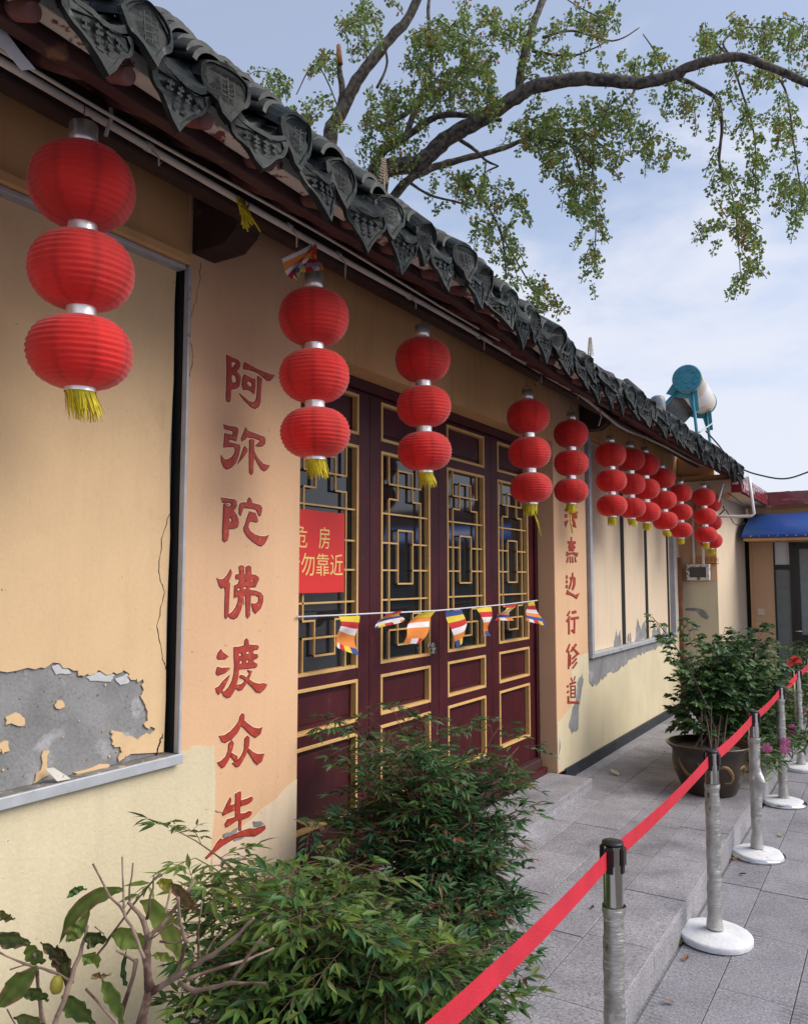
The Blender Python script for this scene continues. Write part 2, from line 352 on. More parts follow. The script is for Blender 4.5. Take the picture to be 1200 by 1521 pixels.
MB().prism([skin], lambda a, b: (PXL, a, b), (-.006, 0, 0)).build('plaster_skin', pl_panel, panel)
for k, c in enumerate([[(10, 1065), (25, 1058), (38, 1068), (34, 1078), (8, 1076)], [(84, 1045), (92, 1040), (96, 1050), (84, 1053)], [(-5, 1105), (12, 1100), (16, 1115), (4, 1120)], [(66, 1115), (74, 1117), (70, 1135), (74, 1150), (50, 1165), (60, 1145)], [(110, 1148), (150, 1134), (164, 1138), (130, 1152)]]):
    lp = [(p.y, p.z) for p in (PX(u, v, PXL) for u, v in c)]
    MB().prism([jitter_line(lp, .006, 3, 40 + k, True)], lambda a, b: (PXL - .001, a, b), (-.005, 0, 0)).build('plaster_fragment', pl_panel, panel)
for k in range(26):      # crumbs of plaster left on the cement
    yy, zz, s_ = q.uniform(1.2, 1.98), q.uniform(1.13, 1.40), q.uniform(.002, .006)
    lp = jitter_line([(yy - s_, zz), (yy, zz + s_), (yy + s_, zz), (yy, zz - s_)], .002, 2, 100 + k, True)
    if k < 18: MB().prism([lp], lambda a, b: (PXL - .003, a, b), (-.003, 0, 0)).build('plaster_fragment', pl_panel, panel)
for k, c in enumerate([[(128, 1006), (150, 998), (172, 1003), (166, 1013), (135, 1012)], [(172, 1008), (190, 1000), (194, 1013), (180, 1018)], [(78, 990), (92, 987), (108, 1000), (84, 1003)]]):
    lp = [(p.y, p.z) for p in (PX(u, v, PXL) for u, v in c)]
    MB().prism([jitter_line(lp, .004, 3, 140 + k, True)], lambda a, b: (PXL - .0035, a, b), (-.003, 0, 0)).build('plaster_fragment', undercoat, panel)
# peeled curl of paint on the sill
MB().prism([[(PX(u, v, -2.31).y, PX(u, v, -2.31).z) for u, v in [(66, 1142), (78, 1140), (95, 1152), (100, 1156), (80, 1160)]]], lambda a, b: (-2.300 - (b - 1.13) * .3, a, b), (-.002, 0, 0)).build('paint_curl', board_white, panel)
MB().box(-2.42, -2.313, 2.1005, 2.117, 1.10, 2.955).build('recess_side', black_gap, hall)  # added black side face, shade of the recess put into its colour
fr = MB().box(-2.310, -2.282, 2.102, 2.114, 1.099, 2.955).build('window_frame', alu, hall, bevel=.003)
MB().box(-2.42, -2.283, -1.5, 2.113, 1.078, 1.0985).build('window_sill', mat('dirty_sill', (.17, .16, .15), .9, var=.35, vscale=14, bump=.8, bscale=60, col2=(.42, .36, .27), c2=(.56, .66), c2scale=22), fr, bevel=.003)
MB().box(-2.282, -2.270, -1.5, 2.114, 1.064, 1.101).build('sill_lip', alu, fr, bevel=.003)
MB().box(-2.42, -2.29, -1.5, 2.092, 2.935, 2.952).build('head_bar', alu, fr, bevel=.003)
flatpatch('bare_cement_patch', [(.9, 1.06), (1.64, 1.058), (1.60, 1.035), (1.50, 1.02), (1.3, 1.0), (.9, .98)], cement, hall, th=.003, x=-2.305, seed=21, amp=.006)
flatpatch('dark_hole', [(1.82, 1.054), (1.86, 1.056), (1.85, 1.035), (1.82, 1.035)], black_gap, hall, th=.0022, x=-2.305, seed=22, amp=.003)
# right window: four boards
fr2 = MB().box(-2.33, -2.27, 6.745, 6.80, 1.045, 3.0).build('window_frame', alu, hall, bevel=.004)
MB().box(-2.42, -2.272, 6.801, 9.86, 1.046, 1.085).build('window_sill', alu, fr2, bevel=.004)
MB().box(-2.42, -2.275, 9.80, 9.858, 1.086, 3.0).build('window_jamb', alu, fr2, bevel=.004)
yb = [6.802, 7.83, 7.96, 8.70, 8.82, 9.66, 9.765, 9.799]
for i in range(4):
    o = MB().box(-2.40, -2.335, yb[2 * i], yb[2 * i + 1], 1.0865, 2.99).build('window_infill_panel', pl_cream, hall, bevel=.003)
for a, b in ((7.83, 7.96), (8.70, 8.82), (9.66, 9.765)): MB().box(-2.41, -2.338, a + .001, b - .001, 1.0865, 2.989).build('black_gap_fill', black_gap, hall)  # solid black strips put in for the shade between the boards
for k, (a, b, h) in enumerate([(7.55, 7.80, .16), (7.97, 8.14, .10), (8.25, 8.69, .22), (8.9, 9.3, .12), (9.4, 9.6, .14)]):
    lp = jitter_line([(a, 1.088), (a + (b - a) * .3, 1.088 + h), (a + (b - a) * .55, 1.088 + h * .5), (b - .03, 1.088 + h * .9), (b, 1.088)], .02, 4, 60 + k, True)
    lp = [(min(max(p[0], a - .02), b), max(p[1], 1.088)) for p in lp]
    MB().prism([lp], lambda a_, b_: (-2.333, a_, b_), (-.0015, 0, 0)).build('bare_cement_patch', cement, hall)
low = jitter_line([(6.63, .86), (6.85, .80), (7.1, .83), (7.3, .87), (7.6, .86), (7.9, .92), (8.3, .95), (8.7, .96), (9.2, .97), (9.8, .96)], .02, 6, 31)
MB().prism([[(6.60, 1.05), (6.64, 1.045)] + [(9.82, 1.043)] + low[::-1] + [(6.60, .90)]], lambda a, b: (-2.3025, a, b), (-.0026, 0, 0)).build('bare_cement_patch', cement, hall)
# cracks
def crack(pts, x, parent, r=.0016, seed=1):
    q_ = random.Random(seed); P = []
    for i in range(len(pts) - 1):
        a, b = PX(*pts[i], x), PX(*pts[i + 1], x)
        for j in range(6): P.append(a.lerp(b, j / 6) + Vector((0, q_.uniform(-.004, .004), q_.uniform(-.004, .004))))
    P.append(PX(*pts[-1], x)); MB().tube(P, [r * q_.uniform(.4, 1.2) for _ in P], 5).build('crack', black_gap, parent)
crack([(251, 765), (240, 800), (236, 850), (244, 880), (233, 930), (241, 975), (246, 995)], PXL + .001, panel, seed=2)
crack([(243, 1090), (236, 1105), (232, 1122)], PXL + .001, panel, .003, seed=3)
crack([(281, 498), (287, 530), (281, 560)], WX + .0005, pillar1, .0014, 4)
crack([(298, 390), (296, 420), (290, 450), (284, 470)], WX + .0005, pillar1, .0013, 5)
crack([(302, 1202), (318, 1205), (330, 1208)], WX + .0005, pillar1, .0014, 6)

# painted characters
def strokes(loops_list, scale, ox, oy, parent, x=WX, halo=True):
    b = MB(); k = 0
    for loops in loops_list:
        L3 = [[PX(ox + a / scale, oy + c / scale, x) for a, c in lp] for lp in loops]
        L2 = [[(p.y, p.z) for p in lp] for lp in L3]
        cy = sum(p[0] for p in L2[0]) / len(L2[0]); cz = sum(p[1] for p in L2[0]) / len(L2[0])
        def grow(lp, g, sgn=1):
            n = len(lp); A = sum(lp[i][0] * lp[(i + 1) % n][1] - lp[(i + 1) % n][0] * lp[i][1] for i in range(n)); sg = (1 if A > 0 else -1) * sgn; r = []
            for i in range(n):
                p0, p1, p2 = lp[i - 1], lp[i], lp[(i + 1) % n]
                tx, tz = p2[0] - p0[0], p2[1] - p0[1]; ln = math.hypot(tx, tz) or 1
                r.append((p1[0] + sg * g * tz / ln, p1[1] - sg * g * tx / ln))
            return r
        e = .0002 * k
        if halo:
            b.prism([grow(L2[0], .006)], lambda a, c: (x + .0006 + e * .2, a, c), (-.0005, 0, 0), 2)
        b.prism([grow(L2[0], .0022)] + [grow(h, .0022, -1) for h in L2[1:]], lambda a, c: (x + .0022 + e, a, c), (-.0012, 0, 0), 1)
        b.prism([grow(L2[0], -.0012)] + [grow(h, -.0012, -1) for h in L2[1:]], lambda a, c: (x + .0036 + e, a, c), (-.001, 0, 0), 0); k += 1
        for h in L2[1:]:
            if halo: pass
    return b.build('painted_character', [red_char, red_edge, halo_m], parent)
def pp(s): 
    t = [int(w) for w in s.replace(',', ' ').split()]; return list(zip(t[::2], t[1::2]))
A = [
 [[pp('255,165 300,190 360,220 430,245 465,290 460,340 430,390 405,420 440,450 468,490 465,560 450,630 410,665 325,685 322,800 315,855 290,872 260,855 252,800 262,600 265,400 262,250'), pp('328,280 330,340 345,365 370,345 410,290 360,265'), pp('335,470 330,520 345,580 375,592 405,575 412,540 395,490 360,455')],
  [pp('530,280 600,320 680,365 790,415 880,450 975,475 940,520 900,555 865,555 800,500 730,440 660,410 590,390 510,380 515,310')],
  [pp('525,460 590,500 645,525 685,530 685,640 670,750 600,695 555,682 510,690 490,610 500,520'), pp('570,560 560,600 600,645 630,655 642,620 630,580 595,555')],
  [pp('720,485 785,520 772,650 765,760 760,880 735,940 685,970 620,940 540,860 470,780 445,745 520,800 590,860 650,880 690,860 708,800 720,650')]],
 [[pp('215,105 290,130 390,142 430,165 435,200 420,270 405,350 330,325 300,325 290,370 400,395 455,410 462,450 440,560 400,670 330,745 265,772 215,735 180,640 178,560 230,630 290,625 350,585 385,520 390,460 370,435 300,435 215,443 225,350 235,235 290,250 345,265 362,235 355,200 290,185 230,165')],
  [pp('545,150 585,205 680,240 770,275 820,290 838,330 830,390 795,425 740,433 695,420 760,355 740,330 650,300 555,290 540,320 485,355 480,310 510,240')],
  [pp('600,340 625,325 665,335 668,500 720,600 800,690 840,705 900,715 865,770 820,798 780,770 720,680 670,575 655,700 655,820 630,852 600,820 597,600 600,450')],
  [pp('530,425 570,470 565,510 500,600 425,692 470,580 510,470')]],
 [[pp('180,145 280,160 380,172 410,200 412,250 390,300 362,335 400,390 430,460 437,520 425,575 380,597 290,605 288,700 270,775 235,798 205,780 203,650 212,450 222,240 245,232 280,285 330,265 335,235 310,215 200,212'), pp('305,435 290,470 315,515 340,505 345,470 330,440')],
  [pp('600,135 628,175 640,225 700,240 760,255 785,290 782,340 765,410 745,415 725,370 700,320 650,305 570,295 510,290 495,330 470,410 445,380 445,300 460,235 490,220 570,215 580,165')],
  [pp('600,350 690,375 715,440 728,490 710,508 620,490 590,520 580,580 610,640 680,695 760,720 830,725 885,700 860,760 820,830 780,862 730,850 640,790 560,710 520,640 515,590 545,520 570,430')]],
 [[pp('320,155 340,200 320,270 290,335 310,370 305,450 298,600 292,750 285,860 250,892 230,870 232,700 240,500 232,425 180,440 150,400 115,285 160,312 210,310 270,250')],
  [pp('445,115 480,100 518,115 522,230 550,230 548,125 585,105 622,120 628,235 690,245 738,280 738,310 715,360 690,420 610,420 595,450 620,470 700,480 770,510 805,560 800,640 770,730 690,812 655,770 632,665 700,670 735,630 735,570 690,540 620,540 612,700 605,850 572,888 550,850 545,700 540,545 515,545 500,660 470,770 420,870 370,898 310,880 288,840 350,790 400,720 430,640 435,560 370,580 375,480 378,400 430,380 455,305 400,300 392,260 405,235 455,230'),
   pp('518,325 535,312 552,330 535,345'), pp('622,320 650,306 664,325 640,344'), pp('422,438 462,430 460,477 422,477'), pp('512,423 552,410 557,452 512,460')]],
 [[pp('180,245 200,290 290,355 240,390 135,395 115,360 135,300')], [pp('125,510 190,530 300,522 310,535 240,595 130,635 103,600 110,550')], [pp('305,630 270,720 230,800 190,870 140,920 110,880 98,825 150,800 200,730')],
  [pp('555,85 582,110 590,180 660,188 720,190 738,215 720,245 665,250 650,300 665,320 715,322 728,350 710,380 665,390 655,425 670,445 710,465 715,495 690,515 600,528 440,540 435,640 415,730 395,800 380,850 320,950 270,968 220,940 185,880 240,870 300,800 345,710 370,600 378,480 370,350 370,215 440,215 525,190 530,110'),
   pp('435,308 477,298 482,347 443,347'), pp('553,278 597,268 594,320 550,320'), pp('453,418 492,408 490,462 453,464'), pp('550,410 587,398 587,447 550,450')],
  [pp('570,558 635,570 600,670 550,760 490,845 445,858 385,820 420,780 480,770 540,710 590,620 600,590 575,575')],
  [pp('455,650 470,630 510,640 580,690 660,745 740,765 810,755 860,770 820,840 760,890 700,880 640,810 560,730 500,680 465,668')]],
 [[pp('495,148 525,170 520,250 475,340 420,440 340,530 240,585 190,570 150,485 230,480 320,420 400,330 445,260 460,190')], [pp('520,255 580,310 660,365 740,380 790,355 765,450 690,510 620,470 540,390 478,330')],
  [pp('340,550 365,590 350,660 325,740 290,840 230,940 190,960 150,920 125,880 180,860 250,790 285,700 290,600')], [pp('330,740 420,790 420,840 390,870 320,790')],
  [pp('570,480 597,510 590,620 560,730 510,830 450,930 400,945 345,885 420,860 480,780 520,690 530,520')], [pp('590,675 650,730 720,760 818,750 780,860 715,910 670,870 610,770 565,700')]],
 [[pp('490,195 565,160 575,180 570,300 560,450 560,500 580,590 575,740 540,740 540,590 490,560 490,420')], [pp('415,245 430,280 412,370 480,350 488,430 380,480 310,515 295,490 330,420 370,330')], [pp('570,300 660,275 730,240 750,260 735,300 680,340 570,375')],
  [pp('540,495 630,490 690,455 735,465 725,500 690,535 600,570 520,580 400,665 345,690 335,640 370,580 470,550')],
  [pp('270,860 300,880 400,830 480,800 560,760 700,715 770,720 930,670 935,710 880,760 780,820 640,820 480,850 300,960 200,1040 60,1160 40,1150 160,1020 220,920')]]]
for ch, (ox, oy) in zip(A, [(310, 510), (310, 620), (310, 725), (310, 830), (310, 940), (310, 1045), (300, 1160)]): strokes(ch, 10., ox, oy, pillar1)
for k, c in enumerate(['750,600 860,600 920,640 850,670 760,690', '310,800 400,770 520,700 510,760 400,810 320,850', '460,870 620,830 600,850 480,890']):
    lp = [(PX(300 + a / 10, 1160 + b / 10, WX).y, PX(300 + a / 10, 1160 + b / 10, WX).z) for a, b in pp(c)]
    MB().prism([jitter_line(lp, .003, 3, 70 + k, True)], lambda a, b: (WX + .0042, a, b), (-.003, 0, 0)).build('bare_cement_patch', cement, pillar1)
def bar(x0, y0, x1, y1, w, w2=None):
    w2 = w if w2 is None else w2; d = math.hypot(x1 - x0, y1 - y0); nx, ny = -(y1 - y0) / d / 2, (x1 - x0) / d / 2
    return [[(x0 + nx * w, y0 + ny * w), (x1 + nx * w2, y1 + ny * w2), (x1 - nx * w2, y1 - ny * w2), (x0 - nx * w, y0 - ny * w)]]
B1 = [bar(175, 155, 212, 155, 46), [pp('170,240 225,215 210,260 190,312 178,290')], bar(180, 60, 212, 80, 40), bar(250, 45, 340, 45, 24), bar(290, 0, 290, 110, 26), bar(235, 108, 355, 108, 26), [pp('270,120 330,130 350,150 345,190 300,185 320,240 338,322 312,312 280,300 290,240 255,212 240,140')]]
B2 = [bar(268, 455, 268, 520, 18), bar(215, 528, 330, 532, 30), bar(268, 540, 268, 652, 72), bar(226, 594, 322, 600, 34), [pp('200,660 240,680 300,668 368,680 350,732 280,690 195,725')], bar(222, 735, 205, 812, 12, 24), bar(248, 728, 254, 815, 12, 20), bar(280, 728, 290, 815, 12, 20), bar(315, 730, 332, 808, 12, 22)]
B3 = [bar(205, 998, 203, 1040, 26), bar(205, 1068, 203, 1102, 26), bar(206, 1132, 200, 1172, 28), bar(285, 958, 285, 1022, 18), [pp('245,1020 300,1015 326,1030 325,1120 310,1170 290,1205 272,1190 295,1120 296,1045 248,1050')], bar(272, 1050, 258, 1120, 20), bar(260, 1115, 234, 1185, 22), [pp('212,1198 240,1230 320,1275 380,1248 345,1328 270,1278 190,1255')]]
strokes(B1 + [], 9.5, 820, 750, pillar2, halo=False); strokes(B2, 9.5, 820, 750, pillar2, halo=False); strokes(B3, 9.5, 820, 750, pillar2, halo=False)
C1 = [bar(236, 158, 200, 222, 14, 26), bar(236, 228, 190, 300, 14, 26), bar(220, 265, 222, 468, 22), bar(262, 182, 318, 165, 30), bar(246, 262, 352, 245, 26), bar(294, 250, 291, 455, 20), bar(290, 450, 254, 408, 18)]
C2 = [bar(232, 598, 192, 705, 18, 26), bar(220, 690, 216, 928, 20), bar(242, 740, 240, 885, 14), bar(318, 598, 250, 695, 24), bar(262, 640, 348, 735, 16, 30), bar(320, 742, 264, 795, 18), bar(322, 790, 262, 858, 18), bar(326, 838, 268, 922, 20)]
C3 = [bar(250, 1048, 268, 1102, 14), bar(302, 1028, 284, 1085, 14), bar(232, 1132, 312, 1105, 20), bar(247, 1150, 248, 1312, 14), bar(302, 1150, 300, 1312, 14), bar(250, 1160, 300, 1156, 12), bar(250, 1210, 300, 1206, 12), bar(250, 1256, 300, 1252, 12), bar(250, 1306, 300, 1302, 12), bar(200, 1148, 212, 1170, 22), bar(200, 1225, 214, 1240, 24), bar(210, 1290, 212, 1372, 18), bar(200, 1372, 352, 1376, 22)]
strokes(C1, 8.95, 820, 890, pillar2, halo=False); strokes(C2, 8.95, 820, 890, pillar2, halo=False); strokes(C3, 8.95, 820, 890, pillar2, halo=False)

# door: four leaves in a dark frame
DX = -2.455
MB().box(-2.56, DX + .02, 2.8065, 5.9535, 2.765, 2.824).build('door_head', door_m, hall)
for a, b in ((2.8065, 2.83), (5.90, 5.9535)): MB().box(-2.56, DX + .015, a, b, .24, 2.7645).build('door_jamb', door_m, hall)
MB().box(-2.52, -2.40, 2.83, 5.90, .24, .352).build('threshold', wood_beam, hall, bevel=.008)
MB().box(-2.40, -2.36, 2.83, 5.90, .24, .29).build('threshold_step', door_m, hall, bevel=.004)
LY = [2.83, 3.60, 4.37, 5.135, 5.90]
def leaf_door(y0, y1):
    g = .002; w0, w1 = y0 + .105, y1 - .115; d = DX
    fb = MB()
    for a, b, c, e in ((y0 + g, w0, .354, 2.763), (w1, y1 - g, .354, 2.763)): fb.box(d - .05, d, a, b, c, e)
    Z = [(.354, .53), (.935, .99), (1.212, 1.27), (2.46, 2.516), (2.74, 2.763)]
    for a, b in Z: fb.box(d - .05, d - .001, w0, w1, a, b)
    lf = fb.build('door_leaf', door_m, hall, bevel=.003)
    def trim(z0, z1, name='moulding'):
        t = .017; o = MB(); xf = d + .006
        o.box(d - .03, xf, w0, w0 + t, z0, z1); o.box(d - .03, xf, w1 - t, w1, z0, z1); o.box(d - .03, xf - .001, w0 + t, w1 - t, z0, z0 + t); o.box(d - .03, xf - .001, w0 + t, w1 - t, z1 - t, z1)
        o.build(name, gold, lf, bevel=.002)
    for z0, z1 in ((.53, .935), (.99, 1.212), (2.516, 2.74)):
        trim(z0, z1)
        p = MB().box(d - .045, d - .03, w0 + .001, w1 - .001, z0 + .001, z1 - .001)
        p.prism([[(w0 + .045, z0 + .045), (w1 - .045, z0 + .045), (w1 - .045, z1 - .045), (w0 + .045, z1 - .045)]], lambda a, b: (d - .022, a, b), (-.009, 0, 0))
        p.build('panel', door_m, lf, bevel=.003)
    z0, z1 = 1.27, 2.46; trim(z0, z1, 'lattice_frame')
    MB().box(d - .034, d - .031, w0 + .002, w1 - .002, z0 + .002, z1 - .002).build('pane', glass_m, lf)
    H, Wd = z1 - z0, w1 - w0
    def fy(t): return w0 + Wd * t
    def fz(t): return z1 - H * t
    t = .0046; lb = MB(); k = [0]
    def vb(u, a, b): lb.box(d - .018, d - .004 - .0002 * (k[0] % 7), fy(u) - t, fy(u) + t, fz(b) - t, fz(a) + t); k[0] += 1
    def hb(v, a, b): lb.box(d - .017, d - .0052 - .0002 * (k[0] % 7), fy(a) - t, fy(b) + t, fz(v) - t, fz(v) + t); k[0] += 1
    a, b, c, e = .18, .82, .35, .65
    for v in (.295, .705): hb(v, .03, .97)
    for u in (a, b): vb(u, .295, .705)
    for v in (.435, .565): hb(v, .03, c); hb(v, e, .97)
    for u in (c, e): vb(u, .37, .63)
    hb(.37, c, e); hb(.63, c, e)
    for s in (0, 1):
        m = (lambda v: v) if not s else (lambda v: 1 - v)
        for u in (a, b): vb(u, *sorted((m(.015), m(.15)))); vb(u, *sorted((m(.222), m(.295))))
        hb(m(.15), a, b)
        for u in (c, e): vb(u, *sorted((m(.076), m(.222))))
        hb(m(.076), c, e); hb(m(.222), a, c); hb(m(.222), e, b)
    lb.build('lattice', gold, lf)
for i in range(4): leaf_door(LY[i], LY[i + 1])
step = structure(MB().box(-2.50, -2.03, 2.4, 5.935, .151, .206).build('door_step', granite))
MB().box(-2.50, -2.022, 2.4, 5.939, .207, .24).build('step_tread', granite, step, bevel=.004)

# eave timber; the eave sags a little beyond the door
def sag_at(y):
    t = max(0, min(1, (y - 2.9) / 1.8)); t = t * t * (3 - 2 * t)
    return -.07 * t + .008 * math.sin(y * 2.3) 
def sag_beam(name, x0, x1, y0, y1, z0, z1, m, bevel=0, amp=1.0):
    ys = [y0 + (y1 - y0) * k / 30 for k in range(31)]; b = MB(); vs = []
    for y in ys:
        g = sag_at(y) * amp; vs += [(x0, y, z0 + g), (x1, y, z0 + g), (x1, y, z1 + g), (x0, y, z1 + g)]
    fs = [(4 * k + j, 4 * k + (j + 1) % 4, 4 * k + 4 + (j + 1) % 4, 4 * k + 4 + j) for k in range(30) for j in range(4)] + [(0, 3, 2, 1), (120, 121, 122, 123)]
    return b.add(vs, fs).build(name, m, hall, bevel=bevel)
corb = [(-2.295, 3.012), (-2.13, 3.012), (-2.085, 3.045), (-2.062, 3.06), (-2.055, 3.075), (-2.03, 3.10), (-2.022, 3.135), (-2.03, 3.16), (-2.012, 3.18), (-2.012, 3.26), (-2.295, 3.26)]
for y0, y1 in ((2.125, 2.245), (6.58, 6.70)):
    MB().prism([corb], lambda a, b: (a, y0, b), (0, y1 - y0, 0)).build('corbel', wood_dark, hall, bevel=.004)
MB().box(-2.16, -2.0, -1.5, 10.1, 3.262, 3.34).build('eave_purlin', wood_dark, hall, bevel=.01)
MB().box(-2.06, -1.985, -1.5, 10.1, 3.085, 3.20).build('eave_beam', wood_dark, hall, bevel=.012)
sag_beam('fascia_beam', -1.70, -1.655, -1.5, 10.15, 2.998, 3.09, wood_beam, .006)
MB().prism([[(-2.30, 3.40), (-1.66, 3.06), (-1.66, 3.068), (-2.30, 3.43)]], lambda a, b: (a, -1.5, b), (0, 11.6, 0)).build('soffit_board', wood_dark, hall)
sag_beam('eave_board', -1.64, -1.585, -1.5, 10.15, 3.030, 3.078, board_white, .003)
MB().box(-2.31, -1.68, 10.10, 10.14, 2.70, 2.985).build('gable_end', pl_tan, hall)
rb = MB().tube([(-1.572, 0, 3.000), (-1.578, 0, 3.003), (-1.80, 0, 3.10), (-2.3, 0, 3.38)], [.020, .0235, .024, .024], 12).mesh('rafter', rafter_m)
yy = -.35
while yy < 10.1:
    link('rafter', rb, hall, loc=(q.uniform(-.008, .012), yy + q.uniform(-.03, .03), sag_at(yy) + q.uniform(-.006, .006))); yy += .262
# roof
rf_prof = [(-1.60, 3.085), (-1.95, 3.30), (-2.3, 3.47), (-3.9, 4.08), (-6.5, 3.1), (-6.5, 3.0), (-3.9, 3.98), (-2.3, 3.44), (-1.95, 3.24), (-1.62, 3.04)]
roof = MB().prism([rf_prof], lambda a, b: (a, -1.5, b), (0, 11.7, 0)).build('roof', tile_m, hall)
def arc_shell(r, t, ln, a0, a1, n, tilt, concave=False, wid=1.0):
    """a curved tile, its front edge at x=0, running back along -x and up by tilt"""
    b = MB(); vs = []; fs = []
    for k, (x, z) in enumerate(((0, 0), (-ln, ln * tilt))):
        for rr in (r, r - t):
            for j in range(n + 1):
                a = a0 + (a1 - a0) * j / n
                zz = rr * math.cos(a) if not concave else -rr * math.cos(a) + r
                vs.append((x, rr * math.sin(a) * wid, z + zz))
    m = n + 1
    for j in range(n):
        fs += [(j, j + 1, 2 * m + j + 1, 2 * m + j), (m + j, 3 * m + j, 3 * m + j + 1, m + j + 1)]
    b.add(vs, fs, 0, None, True)
    fe = [(j, m + j, m + j + 1, j + 1) for j in range(n)] + [(0, 2 * m, 3 * m, m), (n, m + n, 3 * m + n, 2 * m + n)]
    o = len(b.v) - len(vs); b.f += [tuple(o + i for i in f) for f in fe]; b.m += [1] * len(fe); b.sm += [False] * len(fe)
    return b
def finish(b, name):
    me = b.mesh(name, [tile_m, tile_edge]); bm = bmesh.new(); bm.from_mesh(me); bmesh.ops.recalc_face_normals(bm, faces=bm.faces); bm.to_mesh(me); bm.free(); return me
cover_me = finish(arc_shell(.078, .015, .17, R(-78), R(78), 10, .55), 'cover_tile')
chan_me = finish(arc_shell(.12, .015, .2, R(-58), R(58), 8, .6, True), 'channel_tile')
def shield(w, h, drip):
    """a moulded end plate, pointed below, with a raised rim and relief"""
    n = 14; pts = []
    for j in range(n + 1):
        t = -1 + 2 * j / n
        top = (-.042 * (1 - t * t) if drip else .032 * (1 - t * t) ** .7) 
        pts.append((t * w / 2, top))
    lowr = [(1, -.01), (.97, -.22), (.86, -.38), (.74, -.46), (.60, -.52), (.42, -.66), (.22, -.82), (0, -1), (-.22, -.82), (-.42, -.66), (-.60, -.52), (-.74, -.46), (-.86, -.38), (-.97, -.22), (-1, -.01)]
    lowp = [(a * w / 2, b * h) for a, b in lowr]
    outl = pts + lowp[1:-1]
    b = MB(); b.prism([outl], lambda a, z: (0, a, z), (-.014, 0, 0))
    inn = [(a * .84, (z + .02) * .84 - .026 + (.012 if not drip else 0)) for a, z in outl]
    b.prism([outl, inn], lambda a, z: (.0045, a, z), (-.004, 0, 0))
    if drip:
        for cxx in (-.45, -.15, .15, .45):
            for kz in range(4):
                z0 = -.05 - kz * .016 - (.0 if abs(cxx) > .3 else .004)
                if abs(cxx) > .3 and kz > 1: continue
                b.box(.0005, .0022, cxx * w / 2 - .009, cxx * w / 2 + .009, z0 - .004, z0 + .004)
            b.box(.0005, .002, cxx * w / 2 - .0025, cxx * w / 2 + .0025, -.1 if abs(cxx) < .3 else -.07, -.043)
    else:
        for kz in range(4): b.box(.0005, .0022, -.022 + .004 * (kz % 2), .022 - .004 * (kz % 2), -.058 + kz * .016 - .002, -.058 + kz * .016 + .002)
        for cxx in (-.02, .0, .02): b.box(.0005, .002, cxx - .002, cxx + .002, -.066, .0)
    return b
drip_b = shield(.20, .165, True); s2 = arc_shell(.12, .015, .16, R(-58), R(58), 8, .6, True)
drip_b.add([(x, y, z - .036) for x, y, z in s2.v], s2.f, 0)
def warped(b, name, seed, h):
    """hand-made end tiles: plate bowed across, tip curling out, each one a little different"""
    q_ = random.Random(seed); o = MB(); o.f, o.m, o.sm, o.c = list(b.f), list(b.m), list(b.sm), list(b.c); k1, k2, k3 = q_.uniform(.012, .03), q_.uniform(.0, .03), q_.uniform(-.12, .12); ofs = Vector((seed, 0, 0))
    for x, y, z in b.v:
        if x > -.05:
            w = min(1, max(0, (x + .05) / .05)); p = Vector((x, y, z)); n_ = mnoise.noise(p * 22 + ofs) * .006; n2 = mnoise.noise(p * 14 - ofs) * .007
            o.v.append((x + w * (-k1 * (y / .1) ** 2 + k2 * max(0, -z / h) ** 2 + n_), y + w * (n2 + k3 * z), z + w * n_ * 1.2))
        else: o.v.append((x, y, z))
    return finish(o, name)
drip_mes = [warped(drip_b, 'drip_tile', sd_, .165) for sd_ in (1, 2, 3, 4, 5)]
head_b = shield(.155, .135, False); s3 = arc_shell(.078, .015, .15, R(-85), R(85), 10, .5)
head_b.add([(x - .002, y, z - .036) for x, y, z in s3.v], s3.f, 0)
head_mes = [warped(head_b, 'head_tile', sd_, .135) for sd_ in (6, 7, 8, 9, 10)]
SP = .2735; y0t = 1.10 - SP * 8
cols = int((10.05 - y0t) / SP)
for i in range(cols + 1):
    y = y0t + i * SP
    dx = q.uniform(-.012, .012); sag = sag_at(y) + .006 * math.sin(y * 5.1); slope = .95 - .55 * max(0, min(1, (y - 2.0) / 1.6)); low = .03 * max(0, min(1, (y - 2.0) / 1.6))
    if y > .5: link('drip_tile', drip_mes[i % 5], roof, loc=(-1.505 + dx, y, 3.05 + sag), rot=(q.uniform(-.07, .07), R(5) + q.uniform(-.2, .2), -.12 + q.uniform(-.2, .2)))
    for k in range(3):
        if y > .5: link('channel_tile', chan_me, roof, loc=(-1.535 - .05 * k, y + q.uniform(-.01, .01), 3.03 + .046 * k + sag), rot=(q.uniform(-.05, .05), 0, q.uniform(-.04, .04)))
    yc = y + SP / 2
    if yc > .6 and yc < 10.1:
        hx0 = -1.50 + q.uniform(-.02, .02); broken = (i in (21, 26))
        link('head_tile', head_mes[(i * 3) % 5], roof, loc=(hx0, yc + q.uniform(-.012, .012), 3.112 - low + sag + q.uniform(-.008, .01)), rot=(q.uniform(-.12, .12), R(6) + q.uniform(-.2, .2) - (.45 if broken else 0), -.15 + q.uniform(-.2, .2)))
        lx = -1.545
        for k in range(6):
            link('cover_tile', cover_me, roof, loc=(lx + q.uniform(-.01, .01), yc + q.uniform(-.008, .008), 3.104 - low + slope * (-1.52 - lx) + sag), rot=(q.uniform(-.06, .06), q.uniform(-.05, .05), q.uniform(-.06, .06))); lx -= .046 * q.uniform(.85, 1.15)
